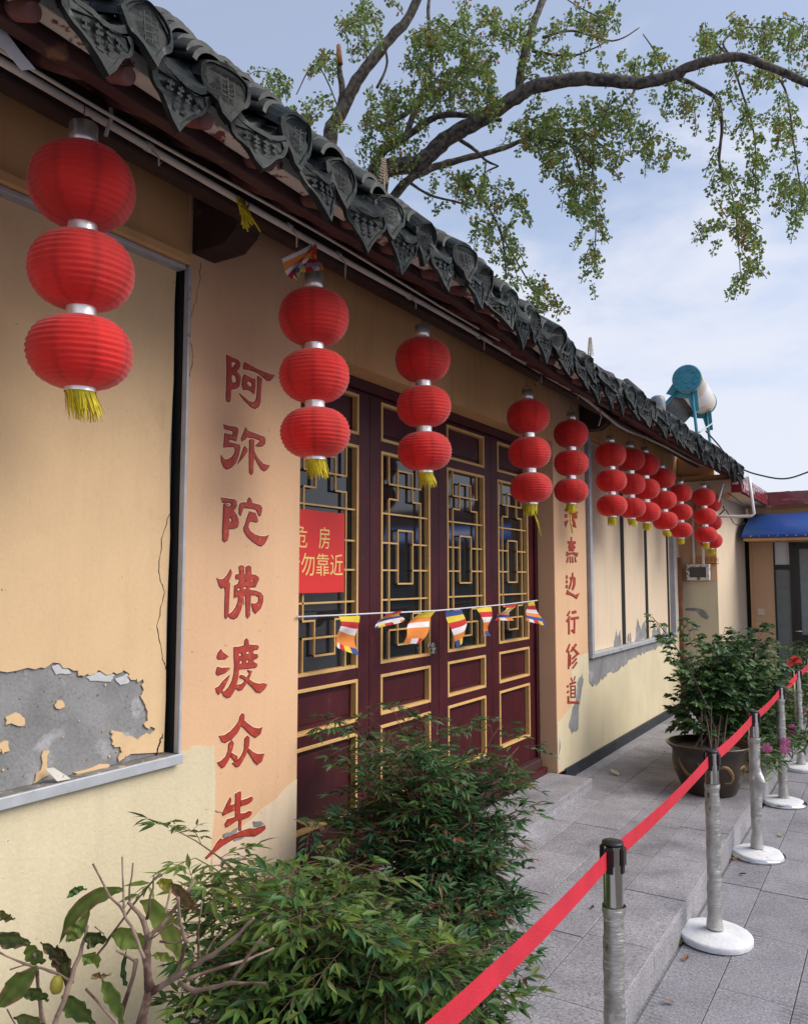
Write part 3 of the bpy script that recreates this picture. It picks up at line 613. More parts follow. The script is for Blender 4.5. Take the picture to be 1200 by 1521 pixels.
# the rest of the rows up the slope, and mortar plugs under the head tiles
up = MB(); mo = MB()
for i in range(cols):
    yc = y0t + i * SP + SP / 2
    for (xa, za), (xb, zb), n in (((-1.85, 3.26), (-2.3, 3.49), 8), ((-2.3, 3.49), (-3.88, 4.11), 18)):
        for k in range(n):
            t = k / n; x = xa + (xb - xa) * t; z = za + (zb - za) * t
            vs = []
            for (dx_, dz_) in ((0, .012), (-.1, .05)):
                for j in range(7):
                    a = R(-85) + R(170) * j / 6; vs.append((x + dx_, yc + .085 * math.sin(a), z + dz_ + .085 * math.cos(a) - .03))
            up.add(vs, [(j, j + 1, 8 + j, 7 + j) for j in range(6)] + [(0, 3, 6)], 0, None, True)
    if yc > .5:
        vs = []
        for k2 in range(7):
            a = R(-90) + R(30) * k2; rr = .046 * q.uniform(.7, 1.1); vs.append((-1.535 + q.uniform(-.012, .008), yc + rr * math.sin(a), 3.07 + sag_at(yc) + rr * math.cos(a)))
        vs.append((-1.53, yc, 3.055 + sag_at(yc))); mo.add(vs, [(7, j, j + 1) for j in range(6)])
stuff(up.build('upper_tile_rows', tile_m, roof, recalc=False)); stuff(mo.build('mortar_plugs', mortar, roof, recalc=False))
MB().tube([(-3.9, -1.5, 4.12), (-3.9, 10.2, 4.12)], .14, 12).build('ridge', tile_m, roof)
for (u, v, h, d, lab) in ((570, 272, .115, 3.55, 'tall pale roof succulent spike standing near the tree limbs'), (877, 528, .13, 5.6, 'small grey roof succulent spike seen above the middle tiles')):
    p = PD(u, v, d); b = MB(); b.tube([p - Vector((0, 0, .12)), p + Vector((.004, 0, h))], [.006, .003], 6)
    for k in range(90):
        t = k / 90; z = t * h; a = k * 2.4; rr = .017 * (1 - t * .8) + .003
        c = p + Vector((math.cos(a) * rr, math.sin(a) * rr, z)); e = .006
        b.add([c + Vector((0, 0, e)), c + Vector((e, 0, 0)), c + Vector((0, e, 0)), c - Vector((e, e, 0))], [(0, 1, 2), (0, 2, 3), (0, 3, 1), (1, 3, 2)])
    tag(b.build('roof_succulent', spike_m), lab, 'plant')

# ------------------------------------------------------------------ block at the far end, back wall, awning
blk = thing('end_building', 'low building across the far end with maroon glazed eave and tiled doorway', 'building', (-1.85, 10.2, 0))
bx = PY(1068, 950, 10.2).x
FY = 12.35
MB().box(-6, bx, 10.255, FY + 1, 0, 2.78).build('side_wall', pl_cream, blk, bevel=.004)
MB().box(-2.299, bx + .002, 10.2, 10.2545, 0, 1.69).build('front_wall_lower', pl_yellow, blk)
MB().box(-2.299, bx + .001, 10.2, 10.2545, 1.691, 3.25).build('front_wall_upper', pl_orange, blk)
MB().box(-2.2, bx - .02, 10.18, 10.199, .12, .22).build('skirting', skirt_m, blk)
for k, c in enumerate(['1018,904 1030,903 1045,906 1053,916 1050,920 1042,917 1034,908 1018,907', '1026,931 1036,929 1042,931 1034,933']):
    lp = [(PY(a, b, 10.2).x, PY(a, b, 10.2).z) for a, b in pp(c)]
    MB().prism([jitter_line(lp, .004, 3, 80 + k, True)], lambda a, b: (a, 10.197, b), (0, .0025, 0)).build('bare_cement_patch', cement, blk)
e0 = PY(1102.5, 731, 10.05); ex = e0.x; ez0, ez1 = e0.z, PY(1102.5, 706, 10.05).z; ey1 = PX(1140, 755, ex).y
MB().box(-4.6, ex - .03, 10.051, 13.6, ez1 - .18, ez1 - .04).build('roof_slab', pl_cream, blk)
MB().box(-2.0, ex - .032, 10.07, ey1 + .6, ez0 - .0, ez0 + .03).build('eave_soffit', pl_cream, blk)
ea = MB()
xl = PY(1086, 720, 10.05).x
ea.box(xl, ex, 10.04, 10.07, ez0, ez1)
ea.build('eave_end', maroon_tile, blk, bevel=.004)
ef = MB().box(ex - .035, ex - .002, 10.071, ey1, ez0, ez1 - .01).build('eave_fascia', maroon_tile, blk)
eg = MB().box(ex - .001, 3.5, ey1, ey1 + .05, ez0, ez1 - .01).build('eave_fascia', maroon_tile, blk)
MB().box(ex - .001, 3.5, ey1 + .051, FY + .8, ez0 + .02, ez0 + .08).build('eave_soffit', pl_tan, blk)
nrow = 4; dz = (ez1 - .01 - ez0) / nrow
gt = MB().box(-.002, .008, -.0, .105, 0, dz * .9).mesh('glazed_tile', maroon_tile)
for r in range(nrow):
    y = 10.075 + (r % 2) * .05
    while y < ey1 - .11: link('glazed_tile', gt, ef, loc=(ex, y, ez0 + r * dz + .003), rot=(q.uniform(-.02, .02), q.uniform(-.08, .08), q.uniform(-.03, .03))); y += .112
    x = ex + .03 + (r % 2) * .05
    while x < 1.0: link('glazed_tile', gt, eg, loc=(x + .105, ey1 - .003, ez0 + r * dz + .003), rot=(q.uniform(-.08, .08), 0, R(90) + R(180) + q.uniform(-.03, .03))); x += .112
# back wall facing the camera: wall piece, door
jx = PY(1151, 900, FY).x
MB().box(bx + .06, jx, FY, FY + .2, 0, 2.75).build('back_wall', pl_orange, blk)
MB().box(bx + .001, bx + .0595, FY - .02, FY + .2, 0, 2.6).build('black_gap_fill', black_gap, blk)
MB().box(bx + .06, PY(1119, 900, FY - .05).x, FY - .06, FY - .0005, 0, 2.62).build('corner_post', pl_tan, blk, bevel=.004)
MB().box(jx, 3.5, FY + .12, FY + .2, 0, 2.75).build('rear_partition', tile_grey, blk)
x2 = PY(1178, 900, FY).x; x1 = PY(1172, 825, FY).x
MB().box(jx + .001, 3.5, FY - .01, FY + .11, 2.315, 2.75).build('door_lintel', pl_tan, blk)
zs = PY(1160, 839, FY).z
dr = MB().box(jx + .001, jx + .02, FY - .005, FY + .05, 0, 2.314).build('door_frame', black_pl, blk)
MB().box(jx + .021, x2, FY - .005, FY + .05, zs - .03, zs).build('transom', black_pl, dr)
MB().box(x1, x2 + .03, FY - .006, FY + .05, 0, 2.314).build('mullion', black_pl, dr)
MB().box(jx + .021, x1 - .03, FY + .02, FY + .03, zs + .001, 2.31).build('window_pane', mat('bright_window', (.62, .66, .72), .25, var=.03), dr)
MB().box(x1 - .03, x1 - .001, FY + .0, FY + .04, zs + .001, 2.31).build('window_stile', alu, dr)
for k in range(7): MB().box(jx + .0215, x1 - .001, FY + .02, FY + .03, .03 + k * .26, .03 + k * .26 + .257).build('wall_tile', tile_grey, dr)
MB().box(x2 + .031, x2 + .10, FY - .03, FY + .03, .05, 2.19).build('door_stile', black_pl, dr)
MB().box(x2 + .1005, 1.0, FY - .03, FY + .03, 2.14, 2.19).build('door_rail', black_pl, dr)
MB().box(x2 + .1005, 1.0, FY - .03, FY + .03, .85, .95).build('door_rail', black_pl, dr)
MB().box(x2 + .1005, 1.0, FY - .01, FY + .0, .951, 2.139).build('door_glass', frost, dr)
MB().box(x2 + .1005, 1.0, FY - .01, FY + .0, .05, .849).build('door_panel', black_pl, dr)
MB().tube([(x2 + .02, FY - .06, 1.0), (x2 + .11, FY - .06, 1.0)], .012, 8).build('door_handle', chrome, dr)
sw = PY(1130, 909, FY); MB().box(sw.x - .045, sw.x + .045, FY - .014, FY - .0005, sw.z - .045, sw.z + .045).build('light_switch', cream_switch, blk, bevel=.004)
sb = MB(); sb.box(sw.x - .018, sw.x + .018, FY - .018, FY - .0145, sw.z - .03, sw.z + .03); sb.build('switch_rocker', cream_switch, blk)
# awning
aw = thing('blue_awning', 'blue plastic barrel awning over the far doorway', 'awning', (-.8, 12, 2.3))
a0 = PY(1101, 797, 11.55); zt = PY(1120, 764, FY - .02).z; vs = []; n = 10; fs = []
xa = a0.x
for k, x in enumerate((xa, 3.2)):
    for j in range(n + 1):
        t = R(90) * j / n; vs.append((x + (.10 * math.sin(t) if k == 0 else 0), 11.55 + (FY - .02 - 11.55) * (1 - math.cos(t)), a0.z + (zt - a0.z) * math.sin(t)))
fs = [(j, j + 1, n + 2 + j, n + 1 + j) for j in range(n)]
b = MB().add(vs, fs, 0, None, True); vs2 = vs[:n + 1] + [(xa, FY - .02, a0.z)]; b.add(vs2, [(n + 1, j + 1, j) for j in range(n)])
cs = b.build('canopy_sheet', blue_awn, aw); m_ = cs.modifiers.new('solid', 'SOLIDIFY'); m_.thickness = .006
MB().box(xa, 3.2, 11.535, 11.56, a0.z - .02, a0.z + .012).build('front_rail', mat('blue_rail', (.02, .05, .25), .4), aw, bevel=.003)
for k in range(8): MB().tube([(xa + .12 + k * .11, 11.53, a0.z), (xa + .12 + k * .11, 11.54, a0.z)], .009, 8).build('rivet', chrome, aw)
MB().box(xa + .02, 3.2, 11.58, FY - .03, a0.z - .06, a0.z - .025).build('support_board', pl_tan, aw)

# solar water heater on the flat roof
zr = ez1 - .04
heat = thing('solar_water_heater', 'teal framed solar water heater with rusty white tank on the roof', 'water heater', (-2.4, 11.3, zr))
c0 = PD(1020, 562, 11.0); ax = Vector((-.05, 1, -.045)).normalized(); LT = 1.45; r0 = .19; c1 = c0 + ax * LT
MB().tube([c0 + ax * .03, c0 + ax * (LT - .03)], r0, 28).build('tank', tank_m, heat)
def cap_disc(c, d):
    b = MB(); b.tube([c + d * .035, c, c - d * .012], [r0 + .006, r0 + .008, r0 - .01], 28); u_ = d.orthogonal().normalized(); w_ = d.cross(u_)
    b.tube([c - d * .012, c - d * .02], [.075, .07], 20)
    for k in range(9):
        a = k * R(40); p = c - d * .012 + (u_ * math.cos(a) + w_ * math.sin(a)) * .128; b.tube([p, p - d * .008], [.027, .02], 10)
    return b
cap_disc(c0, ax).build('end_cap', teal, heat); cap_disc(c1, -ax).build('end_cap', teal, heat)
lab_c = c0 + ax * .45
MB().tube([lab_c, lab_c + ax * .5], r0 + .002, 28, cap=False).build('label_band', mat('tank_label', (.6, .62, .64), .4, var=.05), heat)
dn = Vector((-.72, 0, -.69)).normalized()
tops = [c0 + ax * .08, c0 + ax * (LT - .08)]
for i, tp in enumerate(tops):
    MB().tube([tp + Vector((.05, 0, -.12)), Vector((tp.x + .16, tp.y, zr))], .026, 4).build('front_leg', teal, heat)
    MB().tube([tp + Vector((-.1, 0, -.1)), tp + dn * 1.5], .03, 4).build('sloping_rail', teal, heat)
    MB().tube([tp + dn * 1.45, Vector((tp + dn * 1.45).xy.to_3d()) + Vector((0, 0, zr))], .02, 4).build('rear_leg', teal, heat)
    MB().tube([tp + dn * .95, Vector((tp.x + .14, tp.y, zr + .35))], .016, 4).build('brace', teal, heat)
    sdl = MB(); prof = [(-.30, -.16), (-.2, -.02), (-.15, -.10), (-.08, -.165), (0, -.19), (.08, -.165), (.12, -.12), (.14, -.45), (.05, -.45), (0, -.26), (-.12, -.24)]
    sdl.prism([prof], lambda a, b_: (tp.x + a, tp.y - .01, tp.z + b_), (0, .02, 0)); sdl.build('saddle', teal, heat)
MB().tube([tops[0] + Vector((.13, 0, -.75)), tops[1] + Vector((.13, 0, -.35))], .012, 6).build('cross_brace', alu, heat)
MB().tube([tops[0] + Vector((.14, 0, -.95)), tops[1] + Vector((.14, 0, -.95))], .014, 6).build('cross_bar', teal, heat)
for k in range(15):
    t = .1 + (LT - .2) * k / 14; p = c0 + ax * t + dn * .15
    MB().tube([p, p + dn * 1.25], .024, 8).build('glass_tube', tube_m, heat)
p = tops[0] + dn * 1.42; MB().tube([p, p + ax * (LT - .16)], .03, 6).build('tube_rail', alu, heat)
# grey plastic barrel behind the tiles
p = PD(977, 600, 9.4); tag(MB().lathe([(0, .10), (.045, .097), (.075, .08), (.085, .04), (.085, -.45), (0, -.45)], 20, p).build('water_barrel', mat('grey_plastic_barrel', (.17, .19, .21), .35, var=.2, vscale=14)), 'pale grey rounded barrel peeking above roof tiles beside water heater', 'barrel')
# sky wire
wp = [PD(u, v, d) for u, v, d in ((1048, 640, 11.2), (1068, 662, 11), (1082, 682, 10.9), (1103, 697, 10.8), (1130, 706, 10.7), (1165, 711, 10.6), (1200, 701, 10.5), (1260, 675, 10.3))]
tag(MB().tube(catmull(wp), .011, 6).build('overhead_wire', wire_m), 'dark cable sagging across the sky from the water heater', 'cable')

# ------------------------------------------------------------------ wall fittings at the far end
pb = thing('pipe_bracket', 'white painted pipe bracket bent below the roof corner', 'pipe', (-1.7, 10.0, 2.5))
def pyl(s, y): return [PY(a, b, y) for a, b in pp(s)]
MB().tube(pyl('1088,717 1095,717 1103,713 1112,707', 9.98), .017, 8).build('pipe', pvc_white, pb)
MB().tube(pyl('1112,707 1116,735 1120,763 1117,766 1100,767 1066,767 1060,760 1054,752', 9.98), .017, 8).build('pipe', pvc_white, pb)
MB().tube(pyl('1074,718 1066,748 1064,755', 9.98), .014, 8).build('pipe', pvc_white, pb)
MB().tube(pyl('1080,731 1095,742 1108,752', 10.0), .006, 6).build('wire', wire_m, pb)
MB().tube(pyl('1078,757 1090,778 1100,781 1106,777', 10.0), .006, 6).build('wire', wire_m, pb)
MB().tube(pyl('1068,765 1076,757 1074,752', 9.99), .008, 6).build('wire', wire_m, pb)
mb = thing('meter_box', 'rusty white framed meter box with dark window on end wall', 'box', PY(1036, 850, 10.12))
m0, m1 = PY(1020, 862, 10.1), PY(1053, 838, 10.1)
f_ = MB(); t = .035
f_.box(m0.x, m0.x + t, 10.08, 10.19, m0.z, m1.z); f_.box(m1.x - t, m1.x, 10.08, 10.19, m0.z, m1.z); f_.box(m0.x + t, m1.x - t, 10.081, 10.19, m0.z, m0.z + t); f_.box(m0.x + t, m1.x - t, 10.081, 10.19, m1.z - t, m1.z)
f_.build('frame', mat('rusty_white', (.55, .54, .5), .6, col2=(.14, .09, .06), c2=(.52, .58), c2scale=18), mb, bevel=.004)
MB().box(m0.x + t, m1.x - t, 10.10, 10.19, m0.z + t, m1.z - t).build('window', mat('meter_window', (.06, .055, .05), .3, var=.1), mb)
for n_, u in enumerate((1030, 1044)):
    a, b_ = PY(u + .5, 838, 10.16), PY(u - 1 - n_, 740, 10.16)
    tag(MB().tube([a, b_], .017, 8).build('riser_pipe', pvc_white), ('left' if n_ == 0 else 'right') + ' white riser pipe above the meter box', 'pipe')
s0, s1 = PY(1032, 840.5, 10.185), PY(1064, 826, 10.185)
ws = thing('washroom_sign', 'small orange washroom sign with red characters behind the riser pipes', 'sign', (s0.x, 10.19, s0.z))
MB().box(s0.x, s1.x, 10.186, 10.196, s0.z, s1.z).build('sign_plate', mat('orange_plate', (.50, .24, .075), .5, var=.05), ws)
def text_mesh(txt, name, size, matx, parent, o, right, upv, off=.0012, sx=1.0):
    cu = bpy.data.curves.new(name, 'FONT'); cu.body = txt; cu.size = size; cu.extrude = .0006
    ob = bpy.data.objects.new(name, cu); COL.objects.link(ob)
    dg = bpy.context.evaluated_depsgraph_get(); me = bpy.data.meshes.new_from_object(ob.evaluated_get(dg)); bpy.data.objects.remove(ob)
    rv, uv_ = Vector(right).normalized(), Vector(upv).normalized(); nv = rv.cross(uv_)
    for v in me.vertices: v.co = Vector(o) + rv * (v.co.x * sx) + uv_ * v.co.y + nv * (off + v.co.z)
    me.materials.clear(); me.materials.append(matx); return link(name, me, parent)
h = s1.z - s0.z
text_mesh('洗手间', 'lettering', h * .5, mat('sign_red', (.33, .02, .012), .5, var=0), ws, (s0.x + (s1.x - s0.x) * .42, 10.186, s0.z + h * .42), (1, 0, 0), (0, 0, 1))
lt = MB(); lx0 = s0.x + (s1.x - s0.x) * .42
for k in range(8): lt.box(lx0 + k * h * .19, lx0 + k * h * .19 + h * .14, 10.1845, 10.1855, s0.z + h * .17, s0.z + h * .27)
lt.build('small_print', black_pl, ws)
post0 = PY(1015.5, 1058, 10.1)
tag(MB().box(post0.x - .028, post0.x + .028, 10.06, 10.12, .15, PY(1015, 828, 10.1).z).build('timber_post', wood_post, None, bevel=.005), 'brown timber post leaning against the corner by the meter box', 'post')

# ------------------------------------------------------------------ cables under the eave
def along(pts, x): return [PX(u, v, x) for u, v in pts]
cd1 = thing('eave_conduit', 'pale plastic conduit running along under the dark eave', 'conduit', (-1.95, 4, 3.1))
P = [(-1.955, y, 3.105 + .006 * math.sin(y * 2.1)) for y in [-1.0 + .2 * k for k in range(34)]] 
P += [Vector(P[-1]) + Vector(d) for d in ((.01, .2, -.02), (.02, .5, -.055), (.02, .9, -.09), (.0, 1.3, -.075), (0, 1.8, -.05), (0, 2.6, -.03), (0, 3.6, -.03), (0, 4.3, -.02))]
MB().tube(P, .0125, 10).build('tube', pvc, cd1)
P2 = [(-1.885 - .03 * min(1, max(0, (y - 3) / 3)), y, 3.098 + .006 * math.sin(y * 3.3) - .007 * math.sin(y * 1.3)) for y in [-1 + .15 * k for k in range(70)]]
MB().tube(P2, .006, 6).build('cable', pvc, cd1)
for k, y in enumerate((1.62, 2.3, 2.62, 3.2, 3.95, 4.8, 5.5)):
    b = MB(); b.tube([(-1.955, y - .012, 3.105), (-1.955, y + .012, 3.105)], .0155, 10); 
    b.tube([(-1.95, y, 3.10), (-1.93, y + .02, 3.075), (-1.935, y + .025, 3.05 - .02 * (k % 3)), (-1.94, y + .04, 3.07)], .003, 5); b.build('tie', cord_m, cd1)
for k, (u, v, l) in enumerate(((655, 440, 0), (700, 480, 0), (757, 600, 0))): pass
b = MB()
for k in range(14):
    y = 2.02 + q.uniform(-.02, .05); p = Vector((-1.945 + q.uniform(-.01, .01), y, 3.10)); b.tube([p, p + Vector((.01, q.uniform(-.02, .03), -.04)), p + Vector((.012, q.uniform(-.01, .05), -.06 - q.uniform(0, .06)))], .003, 5)
tag(b.build('yellow_tie', tassel_m), 'frayed yellow strands knotted round the conduit', 'cord')
for k, (pts, lab) in enumerate((([(165, 160), (166, 175), (160, 190), (157, 201)], 'loose pale cord end dangling beside the nearest lantern string'), ([(890, 605), (893, 620), (889, 632)], 'loose pale cord dangling above the far right panel'))):
    tag(MB().tube(along(pts, -1.9), .006, 6).build('loose_cord', cord_m), lab, 'cord')
st = [PX(u, v, -1.72) for u, v in ((-14, 30), (6, 44), (30, 76), (52, 102), (32, 104), (8, 75), (-14, 60))]
b = MB(); b.add(st, [(0, 1, 5, 6), (1, 2, 4, 5), (2, 3, 4)])
o = tag(b.build('cloth_strip', paper_m), 'white cloth strip hanging from the eave at left edge', 'cloth'); m_ = o.modifiers.new('s', 'SOLIDIFY'); m_.thickness = .002

# ------------------------------------------------------------------ lanterns
def make_lantern():
    root = bpy.data.objects.new('lantern_string', None); COL.objects.link(root)
    RL = .147; z = -.022
    MB().lathe([(.036, .046), (.040, .048), (.040, -.03), (.034, -.03)], 24).build('metal_collar', foil, root)
    zc = -.022
    for k, hgt in enumerate((.226, .213, .203)):
        prof = []; nr = 17; m = nr * 4
        for i in range(m + 1):
            t = i / m; a = R(-80) + R(160) * t
            zz = math.sin(a) / math.sin(R(80)); rr = math.cos(a) ** .70
            rib = abs(math.sin(math.pi * t * nr)) ** 1.0
            r_ = RL * rr * (1 + .0 * t) * (.978 + .03 * (1 - rib)) * (1 - .01 * k)
            prof.append((max(r_, .036), zc - hgt / 2 + zz * hgt / 2))
        q2 = random.Random(k + 5); ph = [q2.uniform(0, 6.28) for _ in range(6)]
        def wob(a, z_): return 1 + .014 * mnoise.noise(Vector((math.cos(a) * 2.2 + k * 7, math.sin(a) * 2.2, z_ * 9))) + .010 * mnoise.noise(Vector((math.cos(a) * 4 + k * 3, math.sin(a) * 4, z_ * 70))) + .008 * math.sin(3 * a + ph[0]) + .006 * math.sin(5 * a + 9 * z_ + ph[1]) + .004 * math.sin(11 * a + 40 * z_ + ph[2])
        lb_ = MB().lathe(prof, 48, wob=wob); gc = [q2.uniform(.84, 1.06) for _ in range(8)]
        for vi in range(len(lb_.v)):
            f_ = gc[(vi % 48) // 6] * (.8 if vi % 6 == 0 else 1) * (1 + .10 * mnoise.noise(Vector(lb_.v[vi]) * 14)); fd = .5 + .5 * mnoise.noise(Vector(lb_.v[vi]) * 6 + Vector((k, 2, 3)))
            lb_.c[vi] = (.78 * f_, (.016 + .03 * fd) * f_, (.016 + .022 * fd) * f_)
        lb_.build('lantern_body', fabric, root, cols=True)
        zc -= hgt
        if k < 2:
            MB().lathe([(.041, 0.006), (.041, -.036)], 24, (0, 0, zc)).build('metal_collar', foil, root); zc -= .030
    MB().lathe([(.043, .004), (.044, -.012)], 24, (0, 0, zc)).build('metal_collar', foil, root)
    b = MB(); q3 = random.Random(11)
    for k in range(120):
        a = 2 * math.pi * k / 120; r1 = .040 + q3.uniform(-.002, .002); l = .085 * q3.uniform(.7, 1.1); sw_ = q3.uniform(-.008, .012)
        p0 = Vector((r1 * math.cos(a), r1 * math.sin(a), zc - .008)); r2 = r1 * q3.uniform(.9, 1.12)
        p1 = Vector((r2 * math.cos(a) + .008 + sw_, r2 * math.sin(a) + .01 + sw_, zc - l)); tw = Vector((-math.sin(a), math.cos(a), 0)) * .0026
        md = p0.lerp(p1, .5) + Vector((q3.uniform(-.002, .002), q3.uniform(-.002, .002), 0))
        b.add([p0 - tw, p0 + tw, md + tw, md - tw, p1 + tw * .4, p1 - tw * .4], [(0, 1, 2, 3), (3, 2, 4, 5)])
    b.build('tassel', tassel_m, root, recalc=False)
    b = MB(); b.tube([(.03 * math.cos(t), .03 * math.sin(t) * .3, .035 + .045 * math.sin(t) ** .8 if math.sin(t) > 0 else .035) for t in [R(5 + 17 * i) for i in range(11)]], .0017, 5)
    b.tube([(0, 0, .078), (.002, 0, .1), (0, 0, .135)], .0016, 5); b.build('hook_wire', wire_m, root)
    return root, -zc + .085 + .048
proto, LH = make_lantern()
LX = -1.93
LN = [(125, 186, 621, 'nearest camera before the ochre panel with cement patch'), (466, 408, 710, 'beside the striped flag scrap, left of the door'),
      (627, 484, 722, 'hanging before the second door leaf from left'), (783, 580, 765, 'in front of the rightmost door leaf'),
      (848, 613, 762, 'covering the top of the right pillar lettering'), (906, 648, 780, 'first one in front of the cream boarded window'),
      (935, 656, 781, 'half hidden behind the first string before the cream window'), (957, 664, 787, 'above the first black gap of the boarded window'),
      (982, 688, 797, 'above the second black gap of the boarded window'), (1010, 712, 808, 'above the third black gap of the boarded window'),
      (1044, 718, 815, 'farthest front one beside the white riser pipes'), (1053, 728, 824, 'mostly hidden behind the farthest front string')]
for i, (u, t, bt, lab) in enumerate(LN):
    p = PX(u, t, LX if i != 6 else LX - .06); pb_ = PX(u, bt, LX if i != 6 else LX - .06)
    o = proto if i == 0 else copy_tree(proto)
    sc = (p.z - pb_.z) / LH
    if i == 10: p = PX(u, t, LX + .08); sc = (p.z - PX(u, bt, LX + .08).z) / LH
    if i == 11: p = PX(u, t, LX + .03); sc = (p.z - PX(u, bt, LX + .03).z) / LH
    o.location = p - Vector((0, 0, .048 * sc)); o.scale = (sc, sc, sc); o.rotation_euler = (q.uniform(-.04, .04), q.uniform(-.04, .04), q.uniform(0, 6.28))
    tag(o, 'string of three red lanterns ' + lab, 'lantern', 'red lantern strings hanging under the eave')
# yellow-red loose tassel ends below two lanterns
for (pts, lab) in (([(794, 764), (798, 776), (803, 796)], 'thin yellow and red streamer trailing below the fourth lantern string'), ([(847, 764), (848, 778), (850, 792)], 'thin yellow streamer trailing over the right pillar lettering')):
    tag(MB().tube(along(pts, LX + .02), [.004, .007, .005], 6).build('streamer', tassel_m), lab, 'streamer')

# ------------------------------------------------------------------ flags
YE, RE, WH, OR, BL = (.75, .60, .07), (.60, .045, .05), (.82, .80, .82), (.78, .28, .07), (.06, .10, .30)
def flag_mesh(b, quad, x, fold, rows=None, ph=0., flip=False):
    n, m = 24, 10; rows = rows or [BL, YE, RE, WH, OR]; P = [PX(u, v, x) for u, v in quad]
    def pt(s, t):
        p = P[0].lerp(P[1], s).lerp(P[3].lerp(P[2], s), t); p = p.copy()
        p.x += fold * math.sin(s * 4.2 + t * 3 + ph) * (.25 + t) + .5 * fold * math.sin(t * 7 + ph); p.y += fold * .3 * math.sin(t * 5 + s * 3 + ph); return p
    for i in range(n):
        for j in range(m):
            t = (i + .5) / n; s = (j + .5) / m; k = t * 6
            c = rows[int(k)] if k < 5 else [BL, YE, RE, WH, OR][int((s if not flip else 1 - s) * 4.99)]
            b.add([pt(j / m, i / n), pt((j + 1) / m, i / n), pt((j + 1) / m, (i + 1) / n), pt(j / m, (i + 1) / n)], [(0, 1, 2, 3)], 0, c)
fs_ = thing('flag_string', 'string of small striped Buddhist flags stretched across the doorway', 'flags', PX(600, 909, -2.29))
CP = [(441, 916.5), (500, 914), (560, 911), (600, 909.5), (650, 907), (700, 902.5), (750, 898), (798, 892)]
MB().tube([PX(u, v, -2.288) for u, v in CP], .0042, 6).build('cord', paper_m, fs_)
FL = [[(503, 916), (535, 915), (526, 974), (497, 958)], [(567, 912), (596, 907), (590, 922), (558, 936)], [(618, 912), (644, 908), (618, 955), (604, 957)], [(664, 908), (686, 906), (697, 944), (677, 962)], [(711, 902), (731, 901), (731, 945), (716, 947)], [(748, 900), (768, 897), (752, 922), (733, 922)], [(782, 896), (792, 893), (806, 931), (783, 922)]]
for i, qd in enumerate(FL):
    b = MB(); flag_mesh(b, qd, -2.283, .018 + .008 * (i % 3), rows=[[YE, RE, WH, OR, OR], [RE, YE, OR, BL, WH], [YE, OR, WH, OR, OR], None, [YE, RE, WH, OR, OR], [RE, YE, WH, OR, BL], [YE, RE, WH, OR, BL]][i], ph=i * 1.3, flip=i % 2 == 0); o = b.build('flag', flag_m, fs_, cols=True, recalc=False); m_ = o.modifiers.new('s', 'SOLIDIFY'); m_.thickness = .0012
b = MB(); flag_mesh(b, [(463, 361), (419, 384), (432, 420), (452, 404)], -1.94, .012, [WH, OR, OR, WH, RE], .4); flag_mesh(b, [(463, 362), (470, 366), (472, 402), (440, 404)], -1.93, .016, [RE, RE, OR, RE, (.45, .40, .5)], 1.2)
o = tag(b.build('flag_scrap', flag_m, None, cols=True, recalc=False), 'crumpled orange red and white flag scrap tied above second lantern string', 'flag'); m_ = o.modifiers.new('s', 'SOLIDIFY'); m_.thickness = .0015
b = MB(); flag_mesh(b, [(803, 555), (808, 552), (800, 570), (793, 574)], -1.94, .01, [BL, BL, OR, RE, WH], .2)
o = tag(b.build('flag_scrap', flag_m, None, cols=True, recalc=False), 'tiny blue orange flag scrap on conduit above fourth lantern string', 'flag'); m_ = o.modifiers.new('s', 'SOLIDIFY'); m_.thickness = .0015

# danger notice
px_ = -2.438
no = thing('warning_notice', 'red notice board with gold characters hung on left door leaf', 'sign', (px_, 3.1, 1.87))
MB().box(px_ - .004, px_, 2.832, 3.342, 1.671, 2.078).build('board', red_sign, no, bevel=.0015)
text_mesh('房', 'lettering', .118, gold_text, no, (px_, 3.120, 1.900), (0, 1, 0), (0, 0, 1), sx=.86)
text_mesh('危', 'lettering', .118, gold_text, no, (px_, 2.935, 1.900), (0, 1, 0), (0, 0, 1), sx=.86)
text_mesh('勿靠近', 'lettering', .120, gold_text, no, (px_, 2.984, 1.765), (0, 1, 0), (0, 0, 1), sx=.96)
text_mesh('请', 'lettering', .120, gold_text, no, (px_, 2.868, 1.765), (0, 1, 0), (0, 0, 1), sx=.96)
pk = thing('padlock', 'small steel padlock fastening the middle door leaves', 'padlock', PX(645, 962, DX))
p = PX(644, 966, DX + .02); 
MB().box(DX + .008, DX + .028, p.y - .018, p.y + .018, p.z - .022, p.z + .012).build('lock_body', chrome, pk, bevel=.004)
MB().tube([(DX + .018, p.y - .012, p.z + .01), (DX + .018, p.y - .012, p.z + .035), (DX + .018, p.y, p.z + .045), (DX + .018, p.y + .012, p.z + .035), (DX + .018, p.y + .012, p.z + .01)], .0035, 8).build('shackle', chrome, pk)
MB().box(DX + .001, DX + .009, p.y - .05, p.y + .03, p.z + .018, p.z + .042).build('hasp', chrome, pk, bevel=.002)

